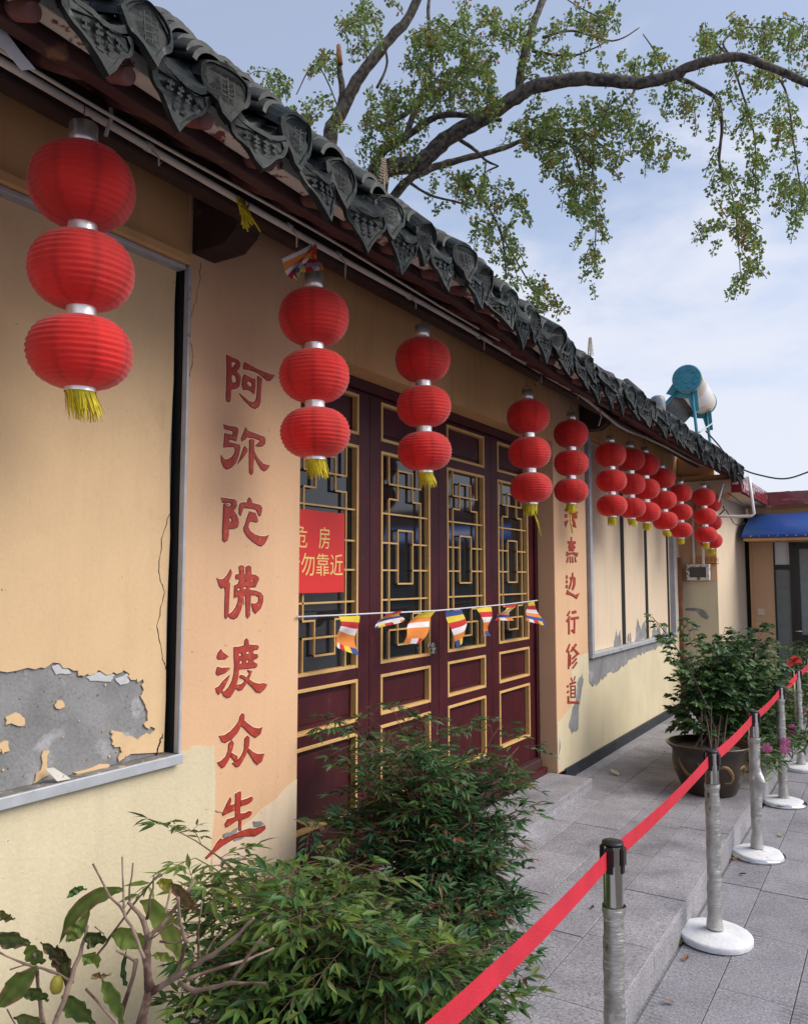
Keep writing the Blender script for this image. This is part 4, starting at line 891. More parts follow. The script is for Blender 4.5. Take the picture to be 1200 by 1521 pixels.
# ------------------------------------------------------------------ stanchions and belts
SX = -.83
SYs = [1.30, 2.60, 4.19, 5.545, 6.90, 8.2, 9.5]
SL = ['just behind the lower picture edge under the red belt', 'nearest camera cut off by the bottom edge', 'on a round white covered base in the foreground', 'with a bulging plastic wrap and half unwrapped base', 'beside the potted rose with crumpled white base', 'half hidden by leaves at the right edge', 'farthest one among the flower bushes']
def stanchion(i):
    y = SYs[i]; z = 0; tp = .90
    o = thing('barrier_post', 'chrome barrier post ' + SL[i], 'stanchion', (SX, y, 0), 'belt barrier posts along the step')
    MB().lathe([(.0, .044), (.03, .043), (.14, .030), (.160, .024), (.167, .014), (.166, .003), (.16, 0), (0, 0)], 40).build('base', chrome, o); 
    q2 = random.Random(50 + i)
    ang = [q2.uniform(0, 6.28) for _ in range(5)]
    def rag(a, zz): return 1 + (.004 * math.sin(5 * a + ang[0]) + .005 * math.sin(17 * a + ang[1]) + .004 * math.sin(29 * a + ang[2])) 
    if i in (3, 4):
        def rag(a, zz): return .86 + .10 * math.sin(a + ang[2]) + .03 * math.sin(5 * a + ang[0]) + .012 * math.sin(17 * a + ang[3])
    cb = MB().lathe([(.036, .050), (.06, .046), (.12, .041), (.160, .037), (.1685, .033), (.1715, .026), (.1705, .014), (.1695, .005)], 56, wob=rag)
    cb.build('base_cover', base_white, o)
    MB().lathe([(.0315, .03), (.0315, tp - .012)], 28).build('pole', chrome, o)
    MB().lathe([(.0, tp + .001), (.031, tp), (.0345, tp - .002), (.0345, tp - .009), (.0325, tp - .010)], 28).build('cap', black_pl, o)
    hd = MB()
    for a in (0, 90, 180, 270):
        ca, sa = math.cos(R(a)), math.sin(R(a)); b = MB().box(.027, .036, -.011, .011, tp - .095, tp - .012); b.box(.030, .040, -.015, .015, tp - .07, tp - .016)
        hd.add([(x * ca - yy_ * sa, x * sa + yy_ * ca, zz) for x, yy_, zz in b.v], b.f)
    hd.build('belt_head', black_pl, o, bevel=.002)
    wt = (.74, .70, .74, .735, .80, .72, .72)[i]
    def wr(a, zz): return 1 + .03 * math.sin(31 * zz + 2 * a + ang[1]) + .025 * math.sin(83 * zz - 3 * a + ang[2]) + .03 * math.sin(3 * a + 11 * zz + ang[3]) + (.9 * math.exp(-((zz - .46) / .05) ** 2) * max(0, math.cos(a - R(-20))) ** 4 if i == 3 else 0)
    n = 70; MB().lathe([(.0335 + (.004 if k > n - 3 else 0) + .006 * max(0, 1 - k / 6), .055 + (wt - .055) * k / n) for k in range(n + 1)], 28, wob=wr).build('plastic_sleeve', wrap_m, o)
    for ch in o.children: ch.location = (0, 0, 0)
    o.rotation_euler = (q2.uniform(-.012, .012), q2.uniform(-.012, .012), q2.uniform(-.1, .1))
for i in range(7): stanchion(i)
BLB = ['rising from bottom edge to nearest post', 'between the nearest post and the white based post', 'between white based post and bulging wrapped post', 'beside the potted rose bush', 'running on into the flower bushes', 'farthest length among the flowers']
for i in range(6):
    y0, y1 = SYs[i] + .045, SYs[i + 1] - .045; b = MB(); n = 24; zt_ = .876; zm = .056; vs = []
    for k in range(n + 1):
        t = k / n; y = y0 + (y1 - y0) * t; sg = .014 * 4 * t * (1 - t); tw = .12 * math.sin(t * math.pi) * (1 if i % 2 else -.6)
        vs += [(SX + tw * .024, y, zt_ - sg), (SX - tw * .024, y, zt_ - sg - zm)]
    b.add(vs, [(2 * k, 2 * k + 1, 2 * k + 3, 2 * k + 2) for k in range(n)], 0, None, False)
    o = tag(b.build('barrier_belt', belt_m), 'red webbing belt ' + BLB[i], 'belt', 'red barrier belts between posts'); m_ = o.modifiers.new('s', 'SOLIDIFY'); m_.thickness = .0015

# ------------------------------------------------------------------ plants
def leaf_shape(l, w, col, fold=.25, curl=.15, n=3):
    """a pointed leaf along +x, folded along the midrib: verts and faces"""
    mid, lf, rt = [], [], []
    for k in range(n + 1):
        t = k / n; ww = w * .5 * (math.sin(math.pi * min(1, t ** .75 * 1.0)) if 0 < k < n else 0); z = -curl * l * t * t
        mid.append((l * t, 0, z)); lf.append((l * t * .98, ww, z + ww * fold)); rt.append((l * t * .98, -ww, z + ww * fold))
    vs = mid + lf[1:-1] + rt[1:-1]; m = n + 1; k1 = n - 1; fs = []
    L_ = lambda i: 0 if i == 0 else (n if i == n else m + i - 1)
    R_ = lambda i: 0 if i == 0 else (n if i == n else m + k1 + i - 1)
    for i in range(n):
        fl = [i, i + 1] + ([L_(i + 1)] if i + 1 < n else []) + ([L_(i)] if i > 0 else []); fs.append(tuple(fl))
        fr_ = [i + 1, i] + ([R_(i)] if i > 0 else []) + ([R_(i + 1)] if i + 1 < n else []); fs.append(tuple(fr_))
    return vs, fs
def frame_of(d, up=None):
    d = Vector(d).normalized(); up = up or Vector((0, 0, 1)); s = up.cross(d)
    if s.length < 1e-3: s = Vector((1, 0, 0)).cross(d)
    s.normalize(); return Matrix((d, s, d.cross(s))).transposed()
class Plant:
    def __init__(s): s.leaves = []
    def leaf(s, p, d, l, w, col, roll=0., curl=.15): s.leaves.append((Vector(p), Vector(d), l, w, col, roll, curl))
    def build(s, parent, singles, shape=3, matl=leaf_m, name='leaf'):
        q_ = random.Random(4); L = sorted(s.leaves, key=lambda a: (a[0] - _c).length)
        near, far = L[:singles], L[singles:]; cache = {}
        for p, d, l, w, c, roll, curl in near:
            key = (tuple(round(x * 14) for x in c), round(curl * 4), round(w / l * 6)); 
            if key not in cache:
                b = MB(); vs, fs = leaf_shape(1, w / l, c, curl=curl, n=5); b.add(vs, fs, 0, c); cache[key] = b.mesh(name, matl, True)
            o = link(name, cache[key], parent, loc=p); M = (frame_of(d) @ Matrix.Rotation(roll, 3, 'X')).to_euler(); o.rotation_euler = M; o.scale = (l, l, l)
        b = MB()
        for p, d, l, w, c, roll, curl in far:
            M = frame_of(d) @ Matrix.Rotation(roll, 3, 'X'); vs, fs = leaf_shape(l, w, c, curl=curl, n=shape); b.add([p + M @ Vector(v) for v in vs], fs, 0, c)
        if far: stuff(b.build('foliage', matl, parent, cols=True, recalc=False))
def mixcol(a, b, t): return tuple(a[i] + (b[i] - a[i]) * t for i in range(3))
DG, MG, YG, RDL, ORL, OLV = (.020, .075, .030), (.055, .135, .030), (.20, .26, .035), (.20, .085, .045), (.30, .13, .06), (.10, .11, .035)
def pot(parent, c, r, h):
    MB().lathe([(0, 0), (r * .62, 0), (r * .85, h * .45), (r * .97, h * .85), (r * 1.06, h * .95), (r * 1.06, h), (r * .95, h), (r * .9, h * .88), (0, h * .86)], 36, c).build('plant_pot', pot_m, parent)
def nandina(label, base, targets, colfn, seed, singles, ln=(.05, .085), wid=.27, fronds=6):
    """canes from a pot, each topped by tiers of pinnate sprays of narrow leaflets"""
    q_ = random.Random(seed); o = thing('nandina_shrub', label, 'shrub', base); pot(o, Vector(base), .23, .24)
    P_ = Plant(); st_ = MB(); B0 = Vector(base) + Vector((0, 0, .22))
    for T, dens in targets:
        T = Vector(T); b0 = B0 + Vector((q_.uniform(-.12, .12), q_.uniform(-.12, .12), 0)); mid = b0.lerp(T, .55) + Vector((0, 0, .10)); mid.x = b0.x * .6 + T.x * .4; mid.y = b0.y * .6 + T.y * .4
        pts = [b0 * ((1 - t) ** 2) + mid * (2 * t * (1 - t)) + T * (t * t) for t in [k / 8 for k in range(9)]]
        st_.tube(pts, [.006 - .0045 * k / 8 for k in range(9)], 6)
        nf = int(fronds * dens)
        for k in range(nf):
            t = q_.uniform(.42, 1) if k else 1; i = min(7, int(t * 8)); p = pts[i].lerp(pts[i + 1], t * 8 - i) if t < 1 else pts[8]
            az = q_.uniform(0, 6.283); el_ = q_.uniform(-.1, .75); d = Vector((math.cos(az) * math.cos(el_), math.sin(az) * math.cos(el_), math.sin(el_)))
            fl = q_.uniform(.10, .22); npair = q_.randint(2, 4); prev = p; tip = []
            c0_ = colfn(p, q_)
            for j in range(npair + 1):
                tt = (j + 1) / (npair + 1); e = p + d * fl * tt + Vector((0, 0, -.10 * fl * tt * tt * 3)); tip.append((prev, e)); prev = e
            st_.tube([p] + [e for _, e in tip], .0013, 4, cap=False)
            side = d.cross(Vector((0, 0, 1))).normalized() if abs(d.z) < .98 else Vector((1, 0, 0))
            for j, (a, e) in enumerate(tip):
                last = j == npair
                for sgn in ((1, -1, 0) if last else (1, -1)):
                    dd = (d * (.75 if sgn else 1.2) + side * sgn * q_.uniform(.5, .9) + Vector((0, 0, q_.uniform(-.45, .25)))).normalized()
                    l = q_.uniform(*ln) * (1.05 if last else 1)
                    if not last and q_.random() < .6:      # a side stalk with its own three leaflets
                        s_ = e + dd * l * .6; st_.tube([e, s_], .0009, 3, cap=False)
                        for s3 in (-.7, 0, .7):
                            d3 = (dd + dd.cross(Vector((0, 0, 1))) * s3 + Vector((0, 0, q_.uniform(-.4, .15)))).normalized()
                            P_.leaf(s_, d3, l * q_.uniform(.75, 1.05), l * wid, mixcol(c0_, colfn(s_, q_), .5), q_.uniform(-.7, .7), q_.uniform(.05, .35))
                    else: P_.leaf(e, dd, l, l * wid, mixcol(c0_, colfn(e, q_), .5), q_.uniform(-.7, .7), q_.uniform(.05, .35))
    st_.build('stems', twig_m, o); P_.build(o, singles); return o, P_
def spread(poly, dep, n, seed):
    """points spread over the shrub's measured outline, at depths between dep[0] and dep[1]"""
    q_ = random.Random(seed); r = []
    xs_ = [p[0] for p in poly]; ys_ = [p[1] for p in poly]
    while len(r) < n:
        u, v = q_.uniform(min(xs_), max(xs_)), q_.uniform(min(ys_), max(ys_)); ins = False
        for i in range(len(poly)):
            (x1_, y1_), (x2_, y2_) = poly[i - 1], poly[i]
            if (y1_ > v) != (y2_ > v) and u < (x2_ - x1_) * (v - y1_) / (y2_ - y1_) + x1_: ins = not ins
        if ins:
            dd0 = q_.uniform(*dep); dd0 = min(dd0, 1.42 * F / (v - 857) * q_.uniform(.9, 1)) if v > 1000 else dd0; p = PD(u, v, dd0)
            if p.z > .2 and p.x > WX + .08: r.append(p)
    return r
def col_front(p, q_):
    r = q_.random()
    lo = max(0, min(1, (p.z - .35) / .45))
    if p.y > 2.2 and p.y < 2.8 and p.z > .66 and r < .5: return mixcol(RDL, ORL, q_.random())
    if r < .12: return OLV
    if r < .14 + .42 * lo: return mixcol(MG, YG, q_.uniform(.1, .9) ** 1.2)  # more yellow-green higher up, the lit tops put into leaf colour
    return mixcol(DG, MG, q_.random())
front_poly = [(285, 1320), (340, 1315), (400, 1305), (470, 1300), (530, 1320), (600, 1360), (680, 1390), (735, 1430), (745, 1540), (690, 1620), (300, 1620), (280, 1500), (300, 1420)]
T = [(p, 1) for p in spread(front_poly, (2.05, 2.75), 108, 5)]
T += [(PD(u, v, 2.35), .8) for u, v in ((258, 1232), (290, 1275), (440, 1290), (520, 1285))]
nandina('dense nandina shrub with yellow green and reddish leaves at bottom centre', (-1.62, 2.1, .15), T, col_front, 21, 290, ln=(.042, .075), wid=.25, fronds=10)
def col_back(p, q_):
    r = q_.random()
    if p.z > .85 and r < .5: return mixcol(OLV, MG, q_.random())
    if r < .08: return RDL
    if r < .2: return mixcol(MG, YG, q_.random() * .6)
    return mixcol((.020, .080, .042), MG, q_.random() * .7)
back_poly = [(540, 1130), (580, 1100), (630, 1100), (680, 1130), (710, 1180), (735, 1250), (755, 1330), (745, 1420), (715, 1470), (640, 1420), (560, 1340), (500, 1290), (455, 1265), (450, 1235), (510, 1200)]
T = [(p, 1) for p in spread(back_poly, (3.2, 3.95), 96, 6)]
T += [(PD(u, v, 3.7), 1) for u, v in ((505, 1065), (560, 1075), (620, 1055), (685, 1085), (745, 1075), (770, 1110), (755, 1165), (500, 1130), (765, 1205), (780, 1150), (650, 1075), (590, 1070), (530, 1090), (720, 1110))]
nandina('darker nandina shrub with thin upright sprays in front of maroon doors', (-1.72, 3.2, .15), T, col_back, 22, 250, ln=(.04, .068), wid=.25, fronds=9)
# bare pruned shrub with withered leaves, lower left
dd_ = 1.62
dry = thing('pruned_dry_shrub', 'pruned bare shrub with withered yellow green leaves at lower left', 'shrub', PD(205, 1740, dd_ + .02)); 
gp = dry.location.copy()
BR = [('200,1700 204,1560 208,1530 222,1470', 15, 13, 0), ('222,1470 218,1420 221,1395 214,1367 190,1340', 13, 5, .01), ('220,1392 235,1380 262,1347 290,1307', 7, 3.5, .03), ('219,1365 224,1330 229,1300', 4, 2.2, -.02), ('246,1357 252,1330 255,1310', 3.5, 2, .02),
      ('226,1474 260,1452 295,1430 315,1420 345,1397 377,1364', 9.5, 4, -.03), ('260,1452 270,1430 275,1400 267,1370 265,1334', 6, 4, -.06), ('277,1455 335,1435 367,1427 407,1409', 5.5, 3, .04), ('265,1462 290,1472 320,1467 342,1460 395,1462', 7, 3.5, -.05), ('345,1457 367,1422 390,1392', 5, 3.5, -.02),
      ('137,1284 163,1331 184,1354 200,1389 215,1425', 2.6, 5, -.05), ('181,1273 184,1350', 2.2, 3.5, -.03), ('198,1282 192,1338', 2.2, 3, 0), ('240,1297 198,1343 163,1394 142,1422', 2.4, 4, .05), ('203,1427 184,1497 172,1560 185,1640', 5.5, 7, .06), ('172,1413 203,1430', 2.5, 5, .05), ('128,1469 172,1520 195,1600', 3, 4.5, -.06),
      ('50,1418 54,1443 61,1510 110,1640', 4, 7, .08), ('0,1415 35,1432 77,1443 110,1460', 2.5, 4, .0), ('15,1441 60,1428', 2, 2, .02), ('130,1375 118,1420 100,1470 80,1530 120,1640', 4, 9, -.04), ('140,1377 155,1388', 2, 2, 0), ('10,1500 30,1540', 2, 2, .02), ('225,1395 255,1372 280,1390', 2, 3, .02), ('238,1400 262,1402 290,1388', 3, 2, -.03), ('305,1422 318,1395 334,1378', 3, 1.5, .01), ('297,1428 293,1385 300,1340', 4, 2, -.05)]
for s_, r0_, r1_, dz_ in BR:
    pts = pp(s_); n = len(pts); P_ = [PD(u, v, dd_ + dz_ * (i / max(1, n - 1)) * 2) for i, (u, v) in enumerate(pts)]
    PP, RR = [], []
    for i in range(n - 1):
        for k in range(3):
            t = k / 3; PP.append(P_[i].lerp(P_[i + 1], t) + Vector((q.uniform(-.002, .002), q.uniform(-.002, .002), 0))); RR.append((r0_ + (r1_ - r0_) * (i + t) / (n - 1)) * .5 * dd_ / F * 1.05 * (1.22 if k == 0 else q.uniform(.9, 1.06)))
    PP.append(P_[-1]); RR.append(r1_ * .5 * dd_ / F)
    MB().tube(PP, RR, 8).build('branch', twig_pale, dry)
MB().tube([PD(200, 1690, dd_), Vector((gp.x, gp.y, .16))], [.012, .014], 8).build('trunk', twig_pale, dry); gp2 = Vector((gp.x, gp.y, .15)); pot(dry, gp2, .2, .22)
GRN, BRN, LGN = (.11, .17, .03), (.27, .145, .08), (.21, .29, .06)
def big_leaf(s_, w, col, col2, dz_=0.):
    pts = pp(s_); n = len(pts); P_ = [PD(u, v, dd_ + dz_ + .03 * i / n) for i, (u, v) in enumerate(pts)]; b = MB(); W_ = w * 1.2 * dd_ / F; m = 14; vs = []; cs_ = []
    for k in range(m + 1):
        t = k / m; x = t * (n - 1); i = min(n - 2, int(x)); p = P_[i].lerp(P_[i + 1], x - i); tg = (P_[i + 1] - P_[i]).normalized(); sd_ = tg.cross(_f).normalized()
        ww = W_ * .5 * math.sin(math.pi * min(.999, max(.02, t)) ** .85); wv = 1 + .05 * math.sin(k * 2.1)
        for j, s in enumerate((-1, -.5, 0, .5, 1)):
            vs.append(p + sd_ * ww * s * wv + _f * (-abs(s) * ww * .5 + .004 * math.sin(k * 1.7 + j))); e = abs(s) > .8 and (math.sin(k * .9 + len(s_)) > -.2 or t > .8)
            cs_.append(col2 if e or t > .93 else (col if s else mixcol(col, LGN, .5)))
    fs = [(k * 5 + j, k * 5 + j + 1, k * 5 + j + 6, k * 5 + j + 5) for k in range(m) for j in range(4)]
    b.add(vs, fs, 0, None, True); b.c = cs_
    b.build('leaf', leaf_m, dry, cols=True, recalc=False)
for a in (('183,1322 165,1322 140,1332 115,1352 100,1375 89,1402', 20, GRN, BRN, .05), ('55,1437 35,1455 15,1478 -5,1500', 27, (.09, .15, .025), BRN, -.04), ('92,1480 110,1490 125,1505 142,1524', 28, (.05, .09, .02), GRN, 0), ('152,1456 165,1470 175,1495 183,1525', 20, GRN, LGN, -.02),
          ('45,1402 25,1394 0,1394 -15,1400', 22, (.05, .075, .022), BRN, .02), ('208,1338 228,1345 250,1372 262,1405 266,1428', 29, LGN, (.24, .18, .05), .08), ('165,1390 185,1388 205,1396 222,1415', 30, LGN, GRN, .06), ('232,1312 245,1310 258,1318 268,1330', 16, (.36, .36, .03), BRN, .03),
          ('255,1312 270,1325 282,1342 290,1355', 18, (.12, .05, .03), BRN, .03), ('100,1400 110,1385 122,1375 135,1345', 20, GRN, BRN, .03), ('42,1402 50,1412 60,1428 64,1432', 22, GRN, OLV, 0), ('85,1405 92,1420 98,1440 100,1470', 24, (.035, .04, .012), BRN, .01), ('125,1398 138,1392 150,1397 155,1402', 24, (.03, .035, .01), OLV, -.02), ('60,1400 80,1412 92,1425 104,1430', 16, (.03, .03, .012), BRN, 0),
          ('28,1478 50,1472 65,1480 72,1488', 18, (.05, .08, .02), GRN, .04), ('100,1335 110,1324 120,1320 129,1322', 10, MG, DG, .1), ('125,1430 132,1420 142,1424 146,1438', 20, LGN, GRN, 0), ('136,1455 142,1448 152,1450 165,1448', 9, BRN, BRN, 0), ('20,1512 45,1514 60,1525 75,1530', 22, OLV, GRN, .02), ('-5,1352 8,1360 14,1364 22,1366', 14, OLV, BRN, 0), ('188,1410 183,1440 186,1460 192,1470', 7, DG, DG, .05), ('225,1420 240,1418 255,1425 262,1432', 12, LGN, BRN, .05)): big_leaf(*a)
fp = PD(84, 1464, dd_ - .02); MB().lathe([(0, .018), (.007, .016), (.0125, .006), (.013, -.004), (.009, -.014), (0, -.018)], 16, fp).build('fruit', mat('yellow_fruit', (.30, .26, .03), .5, var=.3, vscale=40), dry)

# potted rose
pr = thing('potted_rose', 'tall rose bush in brown glazed dragon pot on the platform', 'potted plant', (-1.27, 6.38, .15))
pc = Vector((-1.27, 6.38, .15)); rp_ = .255; hp = .36
MB().lathe([(0, 0), (rp_ * .72, 0), (rp_ * .78, .03), (rp_ * .95, .14), (rp_ * 1.02, .25), (rp_ * 1.02, .31), (rp_ * 1.18, .345), (rp_ * 1.2, hp), (rp_ * 1.1, hp), (rp_ * 1.0, .33), (rp_ * .9, .32)], 48, pc).build('plant_pot', pot_m, pr)
MB().lathe([(0, .325), (rp_ * .95, .32)], 24, pc).build('soil', soil, pr)
def rp_at(a, z): 
    r = -.006 + rp_ * (.78 + (.95 - .78) * (z - .03) / .11 if z < .14 else .95 + .07 * (z - .14) / .11 if z < .25 else 1.02); return pc + Vector((r * math.cos(a), r * math.sin(a), z))
for k in range(9):      # raised ochre scrolls round the pot
    a0_ = -2.9 + k * .62; pts = [rp_at(a0_ + .28 * math.sin(t * .9) + t * .05, .12 + .13 * t / 6 + .03 * math.sin(t * 1.3 + k)) for t in [j * .5 for j in range(13)]]
    MB().tube(pts, [.004 + .013 * math.sin(math.pi * j / 12) for j in range(13)], 6).build('relief', pot_orn, pr)
P_ = Plant(); stm = MB(); q_ = random.Random(17); B0 = pc + Vector((0, 0, .32))
rose_poly = [(1010, 985), (1040, 945), (1085, 930), (1125, 915), (1165, 930), (1185, 970), (1175, 1030), (1140, 1075), (1100, 1090), (1070, 1040), (1030, 1040)]
for p in spread(rose_poly, (6.45, 7.4), 130, 8) + [PD(u, v, d) for u, v, d in ((962, 912, 6.7), (968, 916, 6.65), (985, 945, 6.7), (998, 985, 6.6), (1002, 1030, 6.6), (1003, 1050, 6.5), (1005, 1080, 6.55), (998, 1055, 6.5), (1012, 1075, 6.4), (1030, 935, 6.7), (1018, 918, 6.7), (995, 1000, 6.6), (1010, 1040, 6.7), (1060, 1075, 6.5), (1085, 1080, 6.6), (1075, 1095, 6.4))]:
    b0 = B0 + Vector((q_.uniform(-.1, .1), q_.uniform(-.1, .1), 0)); mid = b0.lerp(p, .5); mid.z += .12; mid.x = b0.x * .7 + p.x * .3; mid.y = b0.y * .7 + p.y * .3
    pts = [b0 * (1 - t) ** 2 + mid * (2 * t * (1 - t)) + p * t * t for t in [k / 7 for k in range(8)]]
    if q_.random() < .12: stm.tube(pts, [.008 - .005 * k / 7 for k in range(8)], 5, cap=False)
    else: stm.tube(pts[5:], .0018, 4, cap=False)
    for k in range(15):
        t = q_.uniform(.42, 1.0); i = min(6, int(t * 7)); c = pts[i].lerp(pts[i + 1], t * 7 - i); az = q_.uniform(0, 6.28); d = Vector((math.cos(az), math.sin(az), q_.uniform(-.3, .5))).normalized()
        colr = mixcol((.026, .075, .028), (.10, .18, .055), q_.random() ** 1.3); e = c + d * .06; stm.tube([c, e], .0015, 3, cap=False)
        for s3 in (-1.2, -.6, 0, .6, 1.2):
            d3 = (d + d.cross(Vector((0, 0, 1))) * s3 + Vector((0, 0, q_.uniform(-.5, .2)))).normalized(); P_.leaf(e - d * .02 * abs(s3), d3, q_.uniform(.045, .075), .036, colr, q_.uniform(-.8, .8), .2)
stm.build('stems', mat('rose_stem', (.05, .03, .02), .8, var=.2), pr); P_.build(pr, 280)
rb_ = MB(); p = PD(1180, 985, 7.3)
for k in range(10): 
    d = Vector((q.uniform(-1, 1), q.uniform(-1, 1), q.uniform(-.2, .8))).normalized(); s_ = d.orthogonal() * .03
    rb_.add([p, p + d * .05 + s_, p + d * .07, p + d * .05 - s_], [(0, 1, 2, 3)])
rb_.build('red_blossom', mat('red_petal', (.5, .03, .03), .6, transl=.2), pr)
# flowering bushes further on
for name, poly, dep, n, seed, lab, base, nfl in (('flower_bush', [(1125, 1000), (1170, 985), (1215, 1000), (1215, 1090), (1180, 1150), (1120, 1170), (1090, 1090)], (7.6, 8.6), 110, 31, 'bushy plant with narrow leaves and pink flowers by the kerb', (-1.1, 8.0, .15), 12),
                                    ('flower_bush', [(1150, 960), (1180, 945), (1230, 940), (1240, 1010), (1190, 1030)], (8.8, 9.8), 50, 32, 'taller green bush behind pink flowers at right edge', (-.9, 9.3, .15), 0)):
    o = thing(name, lab, 'bush', base); P_ = Plant(); stm = MB(); q_ = random.Random(seed); B0 = Vector(base)
    pots = []
    for p in spread(poly, dep, n, seed):
        b0 = B0 + Vector((q_.uniform(-.25, .25), q_.uniform(-.4, .4), 0)); pts = [b0.lerp(p, k / 6) + Vector((0, 0, .1 * math.sin(math.pi * k / 6))) for k in range(7)]
        if q_.random() < .25: stm.tube(pts, [.005 - .003 * k / 6 for k in range(7)], 5, cap=False)
        for k in range(34):
            t = q_.uniform(.2, 1); i = min(5, int(t * 6)); c = pts[i].lerp(pts[i + 1], t * 6 - i); az = q_.uniform(0, 6.28); d = Vector((math.cos(az), math.sin(az), q_.uniform(-.5, .6)))
            P_.leaf(c, d, q_.uniform(.06, .12), .022, mixcol((.026, .065, .024), (.12, .17, .05), q_.random() ** 1.5), q_.uniform(-.8, .8), .3)
        pots.append(p)
    stm.build('stems', MATS['rose_stem'], o); P_.build(o, 60)
    for k in range(nfl):
        p = pots[k * 3] ; toc = (_c - p).normalized(); p = p + toc * .1; fb = MB(); u_ = toc.orthogonal().normalized(); w_ = toc.cross(u_)
        for j in range(7):
            a = j * 2 * math.pi / 7; d = u_ * math.cos(a) + w_ * math.sin(a); s_ = toc.cross(d) * .012; fb.add([p, p + d * .03 + s_ - toc * .004, p + d * .042 - toc * .008, p + d * .03 - s_ - toc * .004], [(0, 1, 2, 3)])
        fb.build('flower', pink_m, o, recalc=False)

# fallen leaves
for k, (u, v, z, c, sz, lab) in enumerate(((919, 1153, .152, (.55, .5, .38), .11, 'pale dry leaf lying on the platform near the wall'), (1084, 1276, .003, (.42, .22, .03), .06, 'yellow leaf lying by the half unwrapped base'), (1016, 1429, .003, (.20, .09, .05), .05, 'brown leaf on the road below the white base'), (1010, 1405, .003, (.10, .12, .03), .07, 'olive leaf tucked between kerb and white base'), (1003, 1492, .003, (.22, .13, .09), .05, 'small tan leaf near the bottom of the road'), (1164, 1244, .003, (.42, .36, .28), .06, 'pale leaf on the road right of the wrapped posts'), (1028, 1365, .003, (.07, .07, .03), .08, 'dark crumpled leaf against the kerb by white base'), (985, 1118, .152, (.04, .03, .025), .03, 'dark speck of leaf on the platform near skirting'), (878, 1352, .152, (.05, .035, .03), .035, 'small dark leaf on the slabs left of nearest post'), (1097, 1300, .003, (.05, .03, .025), .045, 'dark leaf scrap in front of the half unwrapped base'))):
    p = PZ(u, v, z); b = MB(); a = q.uniform(0, 6.28); vs, fs = leaf_shape(sz, sz * .5, c, .5, -.25, 5); M = Matrix.Rotation(a, 3, 'Z'); b.add([p + M @ Vector(v_) + Vector((0, 0, .004)) for v_ in vs], fs, 0, c)
    tag(b.build('fallen_leaf', leaf_m, None, cols=True, recalc=False), lab, 'leaf', 'fallen leaves on the paving')

# ------------------------------------------------------------------ ginkgo tree behind the roof
TD = 10.8
tree = thing('ginkgo_tree', 'old ginkgo tree with bent limbs and hanging leafy strands above roof', 'tree', PD(520, 900, TD + .6))
tree.location.z = 0
LIMB = [('560,420 520,330 490,215 505,170 530,120 572,65 610,20 640,-60', 34, 15, 0), ('500,175 508,140 504,100 503,68', 15, 9, 0), ('560,330 570,255 620,243 660,208 700,184 760,148 800,126 870,117 950,122 1000,111 1030,96 1090,84 1140,97 1215,130', 36, 11, -1.6),
        ('770,142 776,90 790,40 808,-5 818,-40', 17, 12, .5), ('560,330 600,272 640,250 690,235 740,222 800,200 870,190', 20, 6, .8), ('540,300 560,236 600,205 650,172 700,172 745,178', 19, 7, -.4), ('600,210 622,150 636,132 640,80 636,20 640,-20', 13, 6, .6), ('640,140 675,118 690,90 705,45 740,10', 9, 4, .8), ('560,190 600,170 640,140', 12, 9, .4),
        ('1000,112 1040,130 1066,150 1072,190 1068,240 1080,270', 10, 4, -.3), ('672,200 705,222 722,238 740,246', 9, 3, -.4), ('722,238 718,270', 4, 2, -.4), ('740,246 716,262 725,300', 4, 2, -.2), ('806,55 850,45 910,60 950,40', 6, 2, .3), ('790,75 850,82 900,62', 6, 2, -.3), ('860,190 900,220 935,240', 6, 2, -.5), ('755,190 800,205 850,215 880,250', 7, 3, -.6), ('850,215 862,260 858,310', 4, 2, -.5), ('880,250 885,320 882,400', 4, 1.5, -.5), ('1085,86 1100,130 1120,200 1122,290', 5, 2, -.5), ('1130,95 1165,130 1180,220 1195,320', 5, 2, -.5), ('1068,240 1090,300 1100,410', 4, 1.5, -.5), ('1060,60 1085,86', 5, 2, 0), ('1085,84 1075,60 1110,40 1150,45', 5, 2, .3), ('690,260 720,300 745,350 752,415', 7, 3, -.3), ('745,350 780,410 810,465', 4, 1.5, -.3), ('505,165 470,95 440,140', 3, 2, .3), ('950,122 930,150 900,170', 5, 3, -.3), ('430,180 470,200 500,230', 4, 8, .6), ('400,115 430,180', 2, 4, .6), ('560,130 575,90 560,40 530,10', 6, 2, .3), ('545,100 543,60 540,0', 4, 2, .2), ('610,272 640,290 680,300 700,310', 6, 3, .2), ('890,25 860,10 830,-10', 3, 2, 0), ('955,50 975,80 985,110', 2, 4, 0)]
trunk_p = PD(540, 420, TD + .6)
MB().tube([Vector((trunk_p.x, trunk_p.y, 0)), trunk_p + Vector((.05, .05, -1.5)), trunk_p, PD(525, 330, TD + .3)], [.42, .34, .28, .22], 14).build('trunk', bark, tree)
def limb_pts(s_, dz_):
    pts = pp2(s_); n = len(pts); return [PD(u, v, TD + dz_ * i / max(1, n - 1)) for i, (u, v) in enumerate(pts)]
def pp2(s_): t = [float(w) for w in s_.replace(',', ' ').split()]; return list(zip(t[::2], t[1::2]))
smooth_path = catmull
anch = []
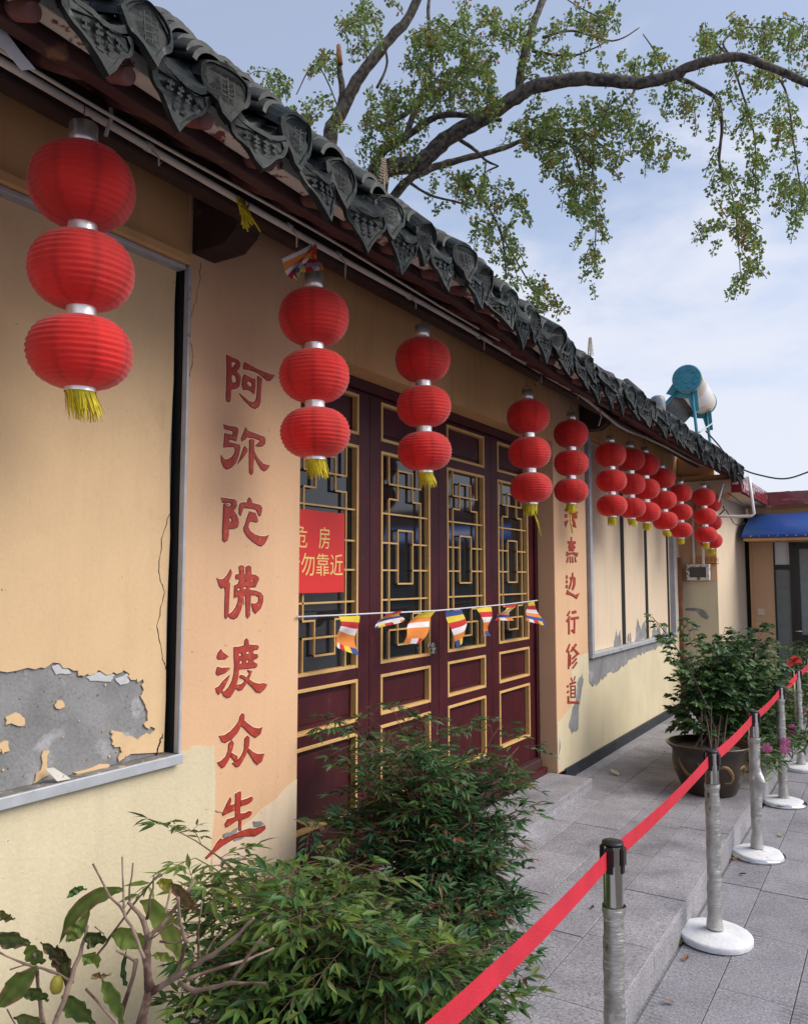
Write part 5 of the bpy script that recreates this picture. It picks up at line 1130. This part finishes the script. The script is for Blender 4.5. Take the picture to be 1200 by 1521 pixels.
for s_, r0_, r1_, dz_ in LIMB:
    P_ = smooth_path(limb_pts(s_, dz_)); n = len(P_); RR = [(r0_ + (r1_ - r0_) * i / (n - 1)) * .5 * TD / F * (1 + .05 * math.sin(i * 1.3 + r0_)) * .76 for i in range(n)]
    P_ = [p + Vector((q.uniform(-1, 1), q.uniform(-1, 1), q.uniform(-1, 1))) * RR[i] * .12 for i, p in enumerate(P_)]
    MB().tube(P_, RR, 12 if r0_ > 10 else 7).build('limb' if r0_ > 7 else 'twig', bark, tree); anch += P_
MB().tube([PD(504, 95, TD - .02), PD(503, 66, TD - .02)], [.05, .028], 7).build('broken_stub', mat('fresh_wood', (.30, .14, .06), .8, var=.3, vscale=20), tree)
CL = [(530, 20, 30, 30, 9), (545, 55, 12, 20, 3), (483, 82, 13, 12, 5), (410, 118, 16, 18, 6), (440, 165, 25, 18, 6), (485, 150, 12, 25, 3), (640, 60, 30, 35, 14), (690, 50, 45, 45, 22), (660, 125, 45, 30, 18), (700, 120, 30, 30, 12), (580, 160, 40, 35, 16), (560, 200, 35, 20, 14), (620, 90, 18, 30, 6), (680, 265, 35, 20, 14), (720, 285, 35, 25, 14), (760, 300, 25, 25, 9),
      (850, 30, 60, 25, 17), (900, 18, 25, 18, 6), (780, 70, 22, 35, 7), (840, 80, 45, 20, 11), (800, 182, 45, 30, 24), (860, 180, 45, 40, 32), (905, 165, 35, 25, 16), (830, 225, 40, 35, 20), (872, 262, 30, 35, 15), (905, 215, 28, 28, 11), (945, 182, 35, 25, 13), (962, 225, 22, 20, 5), (990, 215, 15, 15, 4), (885, 315, 13, 40, 8), (882, 385, 7, 35, 6), (850, 285, 10, 25, 5),
      (980, 80, 16, 22, 6), (945, 92, 30, 16, 7), (1000, 130, 28, 22, 8), (1065, 60, 24, 22, 12), (1100, 40, 38, 15, 13), (1150, 40, 22, 20, 6), (1190, 55, 18, 35, 8), (1140, 108, 35, 16, 13), (1030, 150, 15, 14, 5), (1066, 165, 10, 35, 6), (1073, 250, 12, 28, 6), (1100, 320, 30, 35, 18), (1060, 330, 12, 35, 7), (1112, 385, 16, 22, 7), (1100, 415, 6, 10, 2),
      (1108, 165, 13, 45, 9), (1122, 250, 10, 45, 8), (1160, 175, 18, 55, 16), (1170, 265, 18, 28, 10), (1195, 235, 13, 55, 9), (1190, 305, 10, 14, 3), (720, 325, 20, 30, 8), (750, 370, 16, 28, 9), (782, 420, 28, 24, 11), (808, 450, 14, 14, 5), (745, 410, 12, 12, 3), (700, 160, 30, 20, 6), (620, 230, 20, 12, 3), (720, 95, 25, 25, 6), (740, 30, 30, 30, 8)]
q_ = random.Random(99); lb = MB(); tw = MB(); nl = 0
for (u0, v0, ru, rv, n) in CL:
    for k in range(int(n * (1.55 if (v0 < 215 and u0 < 770) else 1.1) + .5)):
        u, v = u0 + q_.gauss(0, .55) * ru, v0 + q_.gauss(0, .55) * rv; d0 = TD - .3 + q_.uniform(-.8, .8); p = PD(u, v, d0)
        az = q_.uniform(0, 6.28); d = Vector((math.cos(az) * .7, math.sin(az) * .7, q_.uniform(-1.2, .3))).normalized(); ln_ = q_.uniform(.18, .42); pts = [p]
        for j in range(4): d = (d + Vector((q_.uniform(-.2, .2), q_.uniform(-.2, .2), -.28))).normalized(); pts.append(pts[-1] + d * ln_ / 4)
        tw.tube(pts, .006, 3, cap=False); warm = q_.random() < .16
        for t_ in range(int(ln_ / .045)):
            x = t_ * .045 / ln_ * 4; i = min(3, int(x)); c = pts[i].lerp(pts[i + 1], x - i)
            for m_i in range(q_.randint(4, 7)):
                e = Vector((q_.gauss(0, 1), q_.gauss(0, 1), q_.gauss(-.3, 1))).normalized(); pl = c + e * q_.uniform(.015, .05); s = q_.uniform(.020, .036); M = frame_of(e) @ Matrix.Rotation(q_.uniform(-1.5, 1.5), 3, 'X')
                r_ = q_.random(); cc = mixcol((.075, .13, .04), (.29, .37, .095), q_.random() ** 1.2)
                if warm and r_ < .30: cc = mixcol((.20, .14, .03), (.30, .13, .03), q_.random())
                elif r_ < .04: cc = (.40, .22, .02)
                vs = [(0, 0, 0), (s * 1.1, s * .95, .2 * s), (s * 1.5, .1 * s, -.1 * s), (s * 1.1, -s * .95, .2 * s)]
                lb.add([pl + M @ Vector(w_) for w_ in vs], [(0, 1, 2), (0, 2, 3)], 0, cc); nl += 1
stuff(lb.build('foliage', tleaf_m, tree, cols=True, recalc=False)); stuff(tw.build('fine_twigs', bark, tree, recalc=False))
print('tree leaves', nl, 'objects', len(bpy.data.objects))
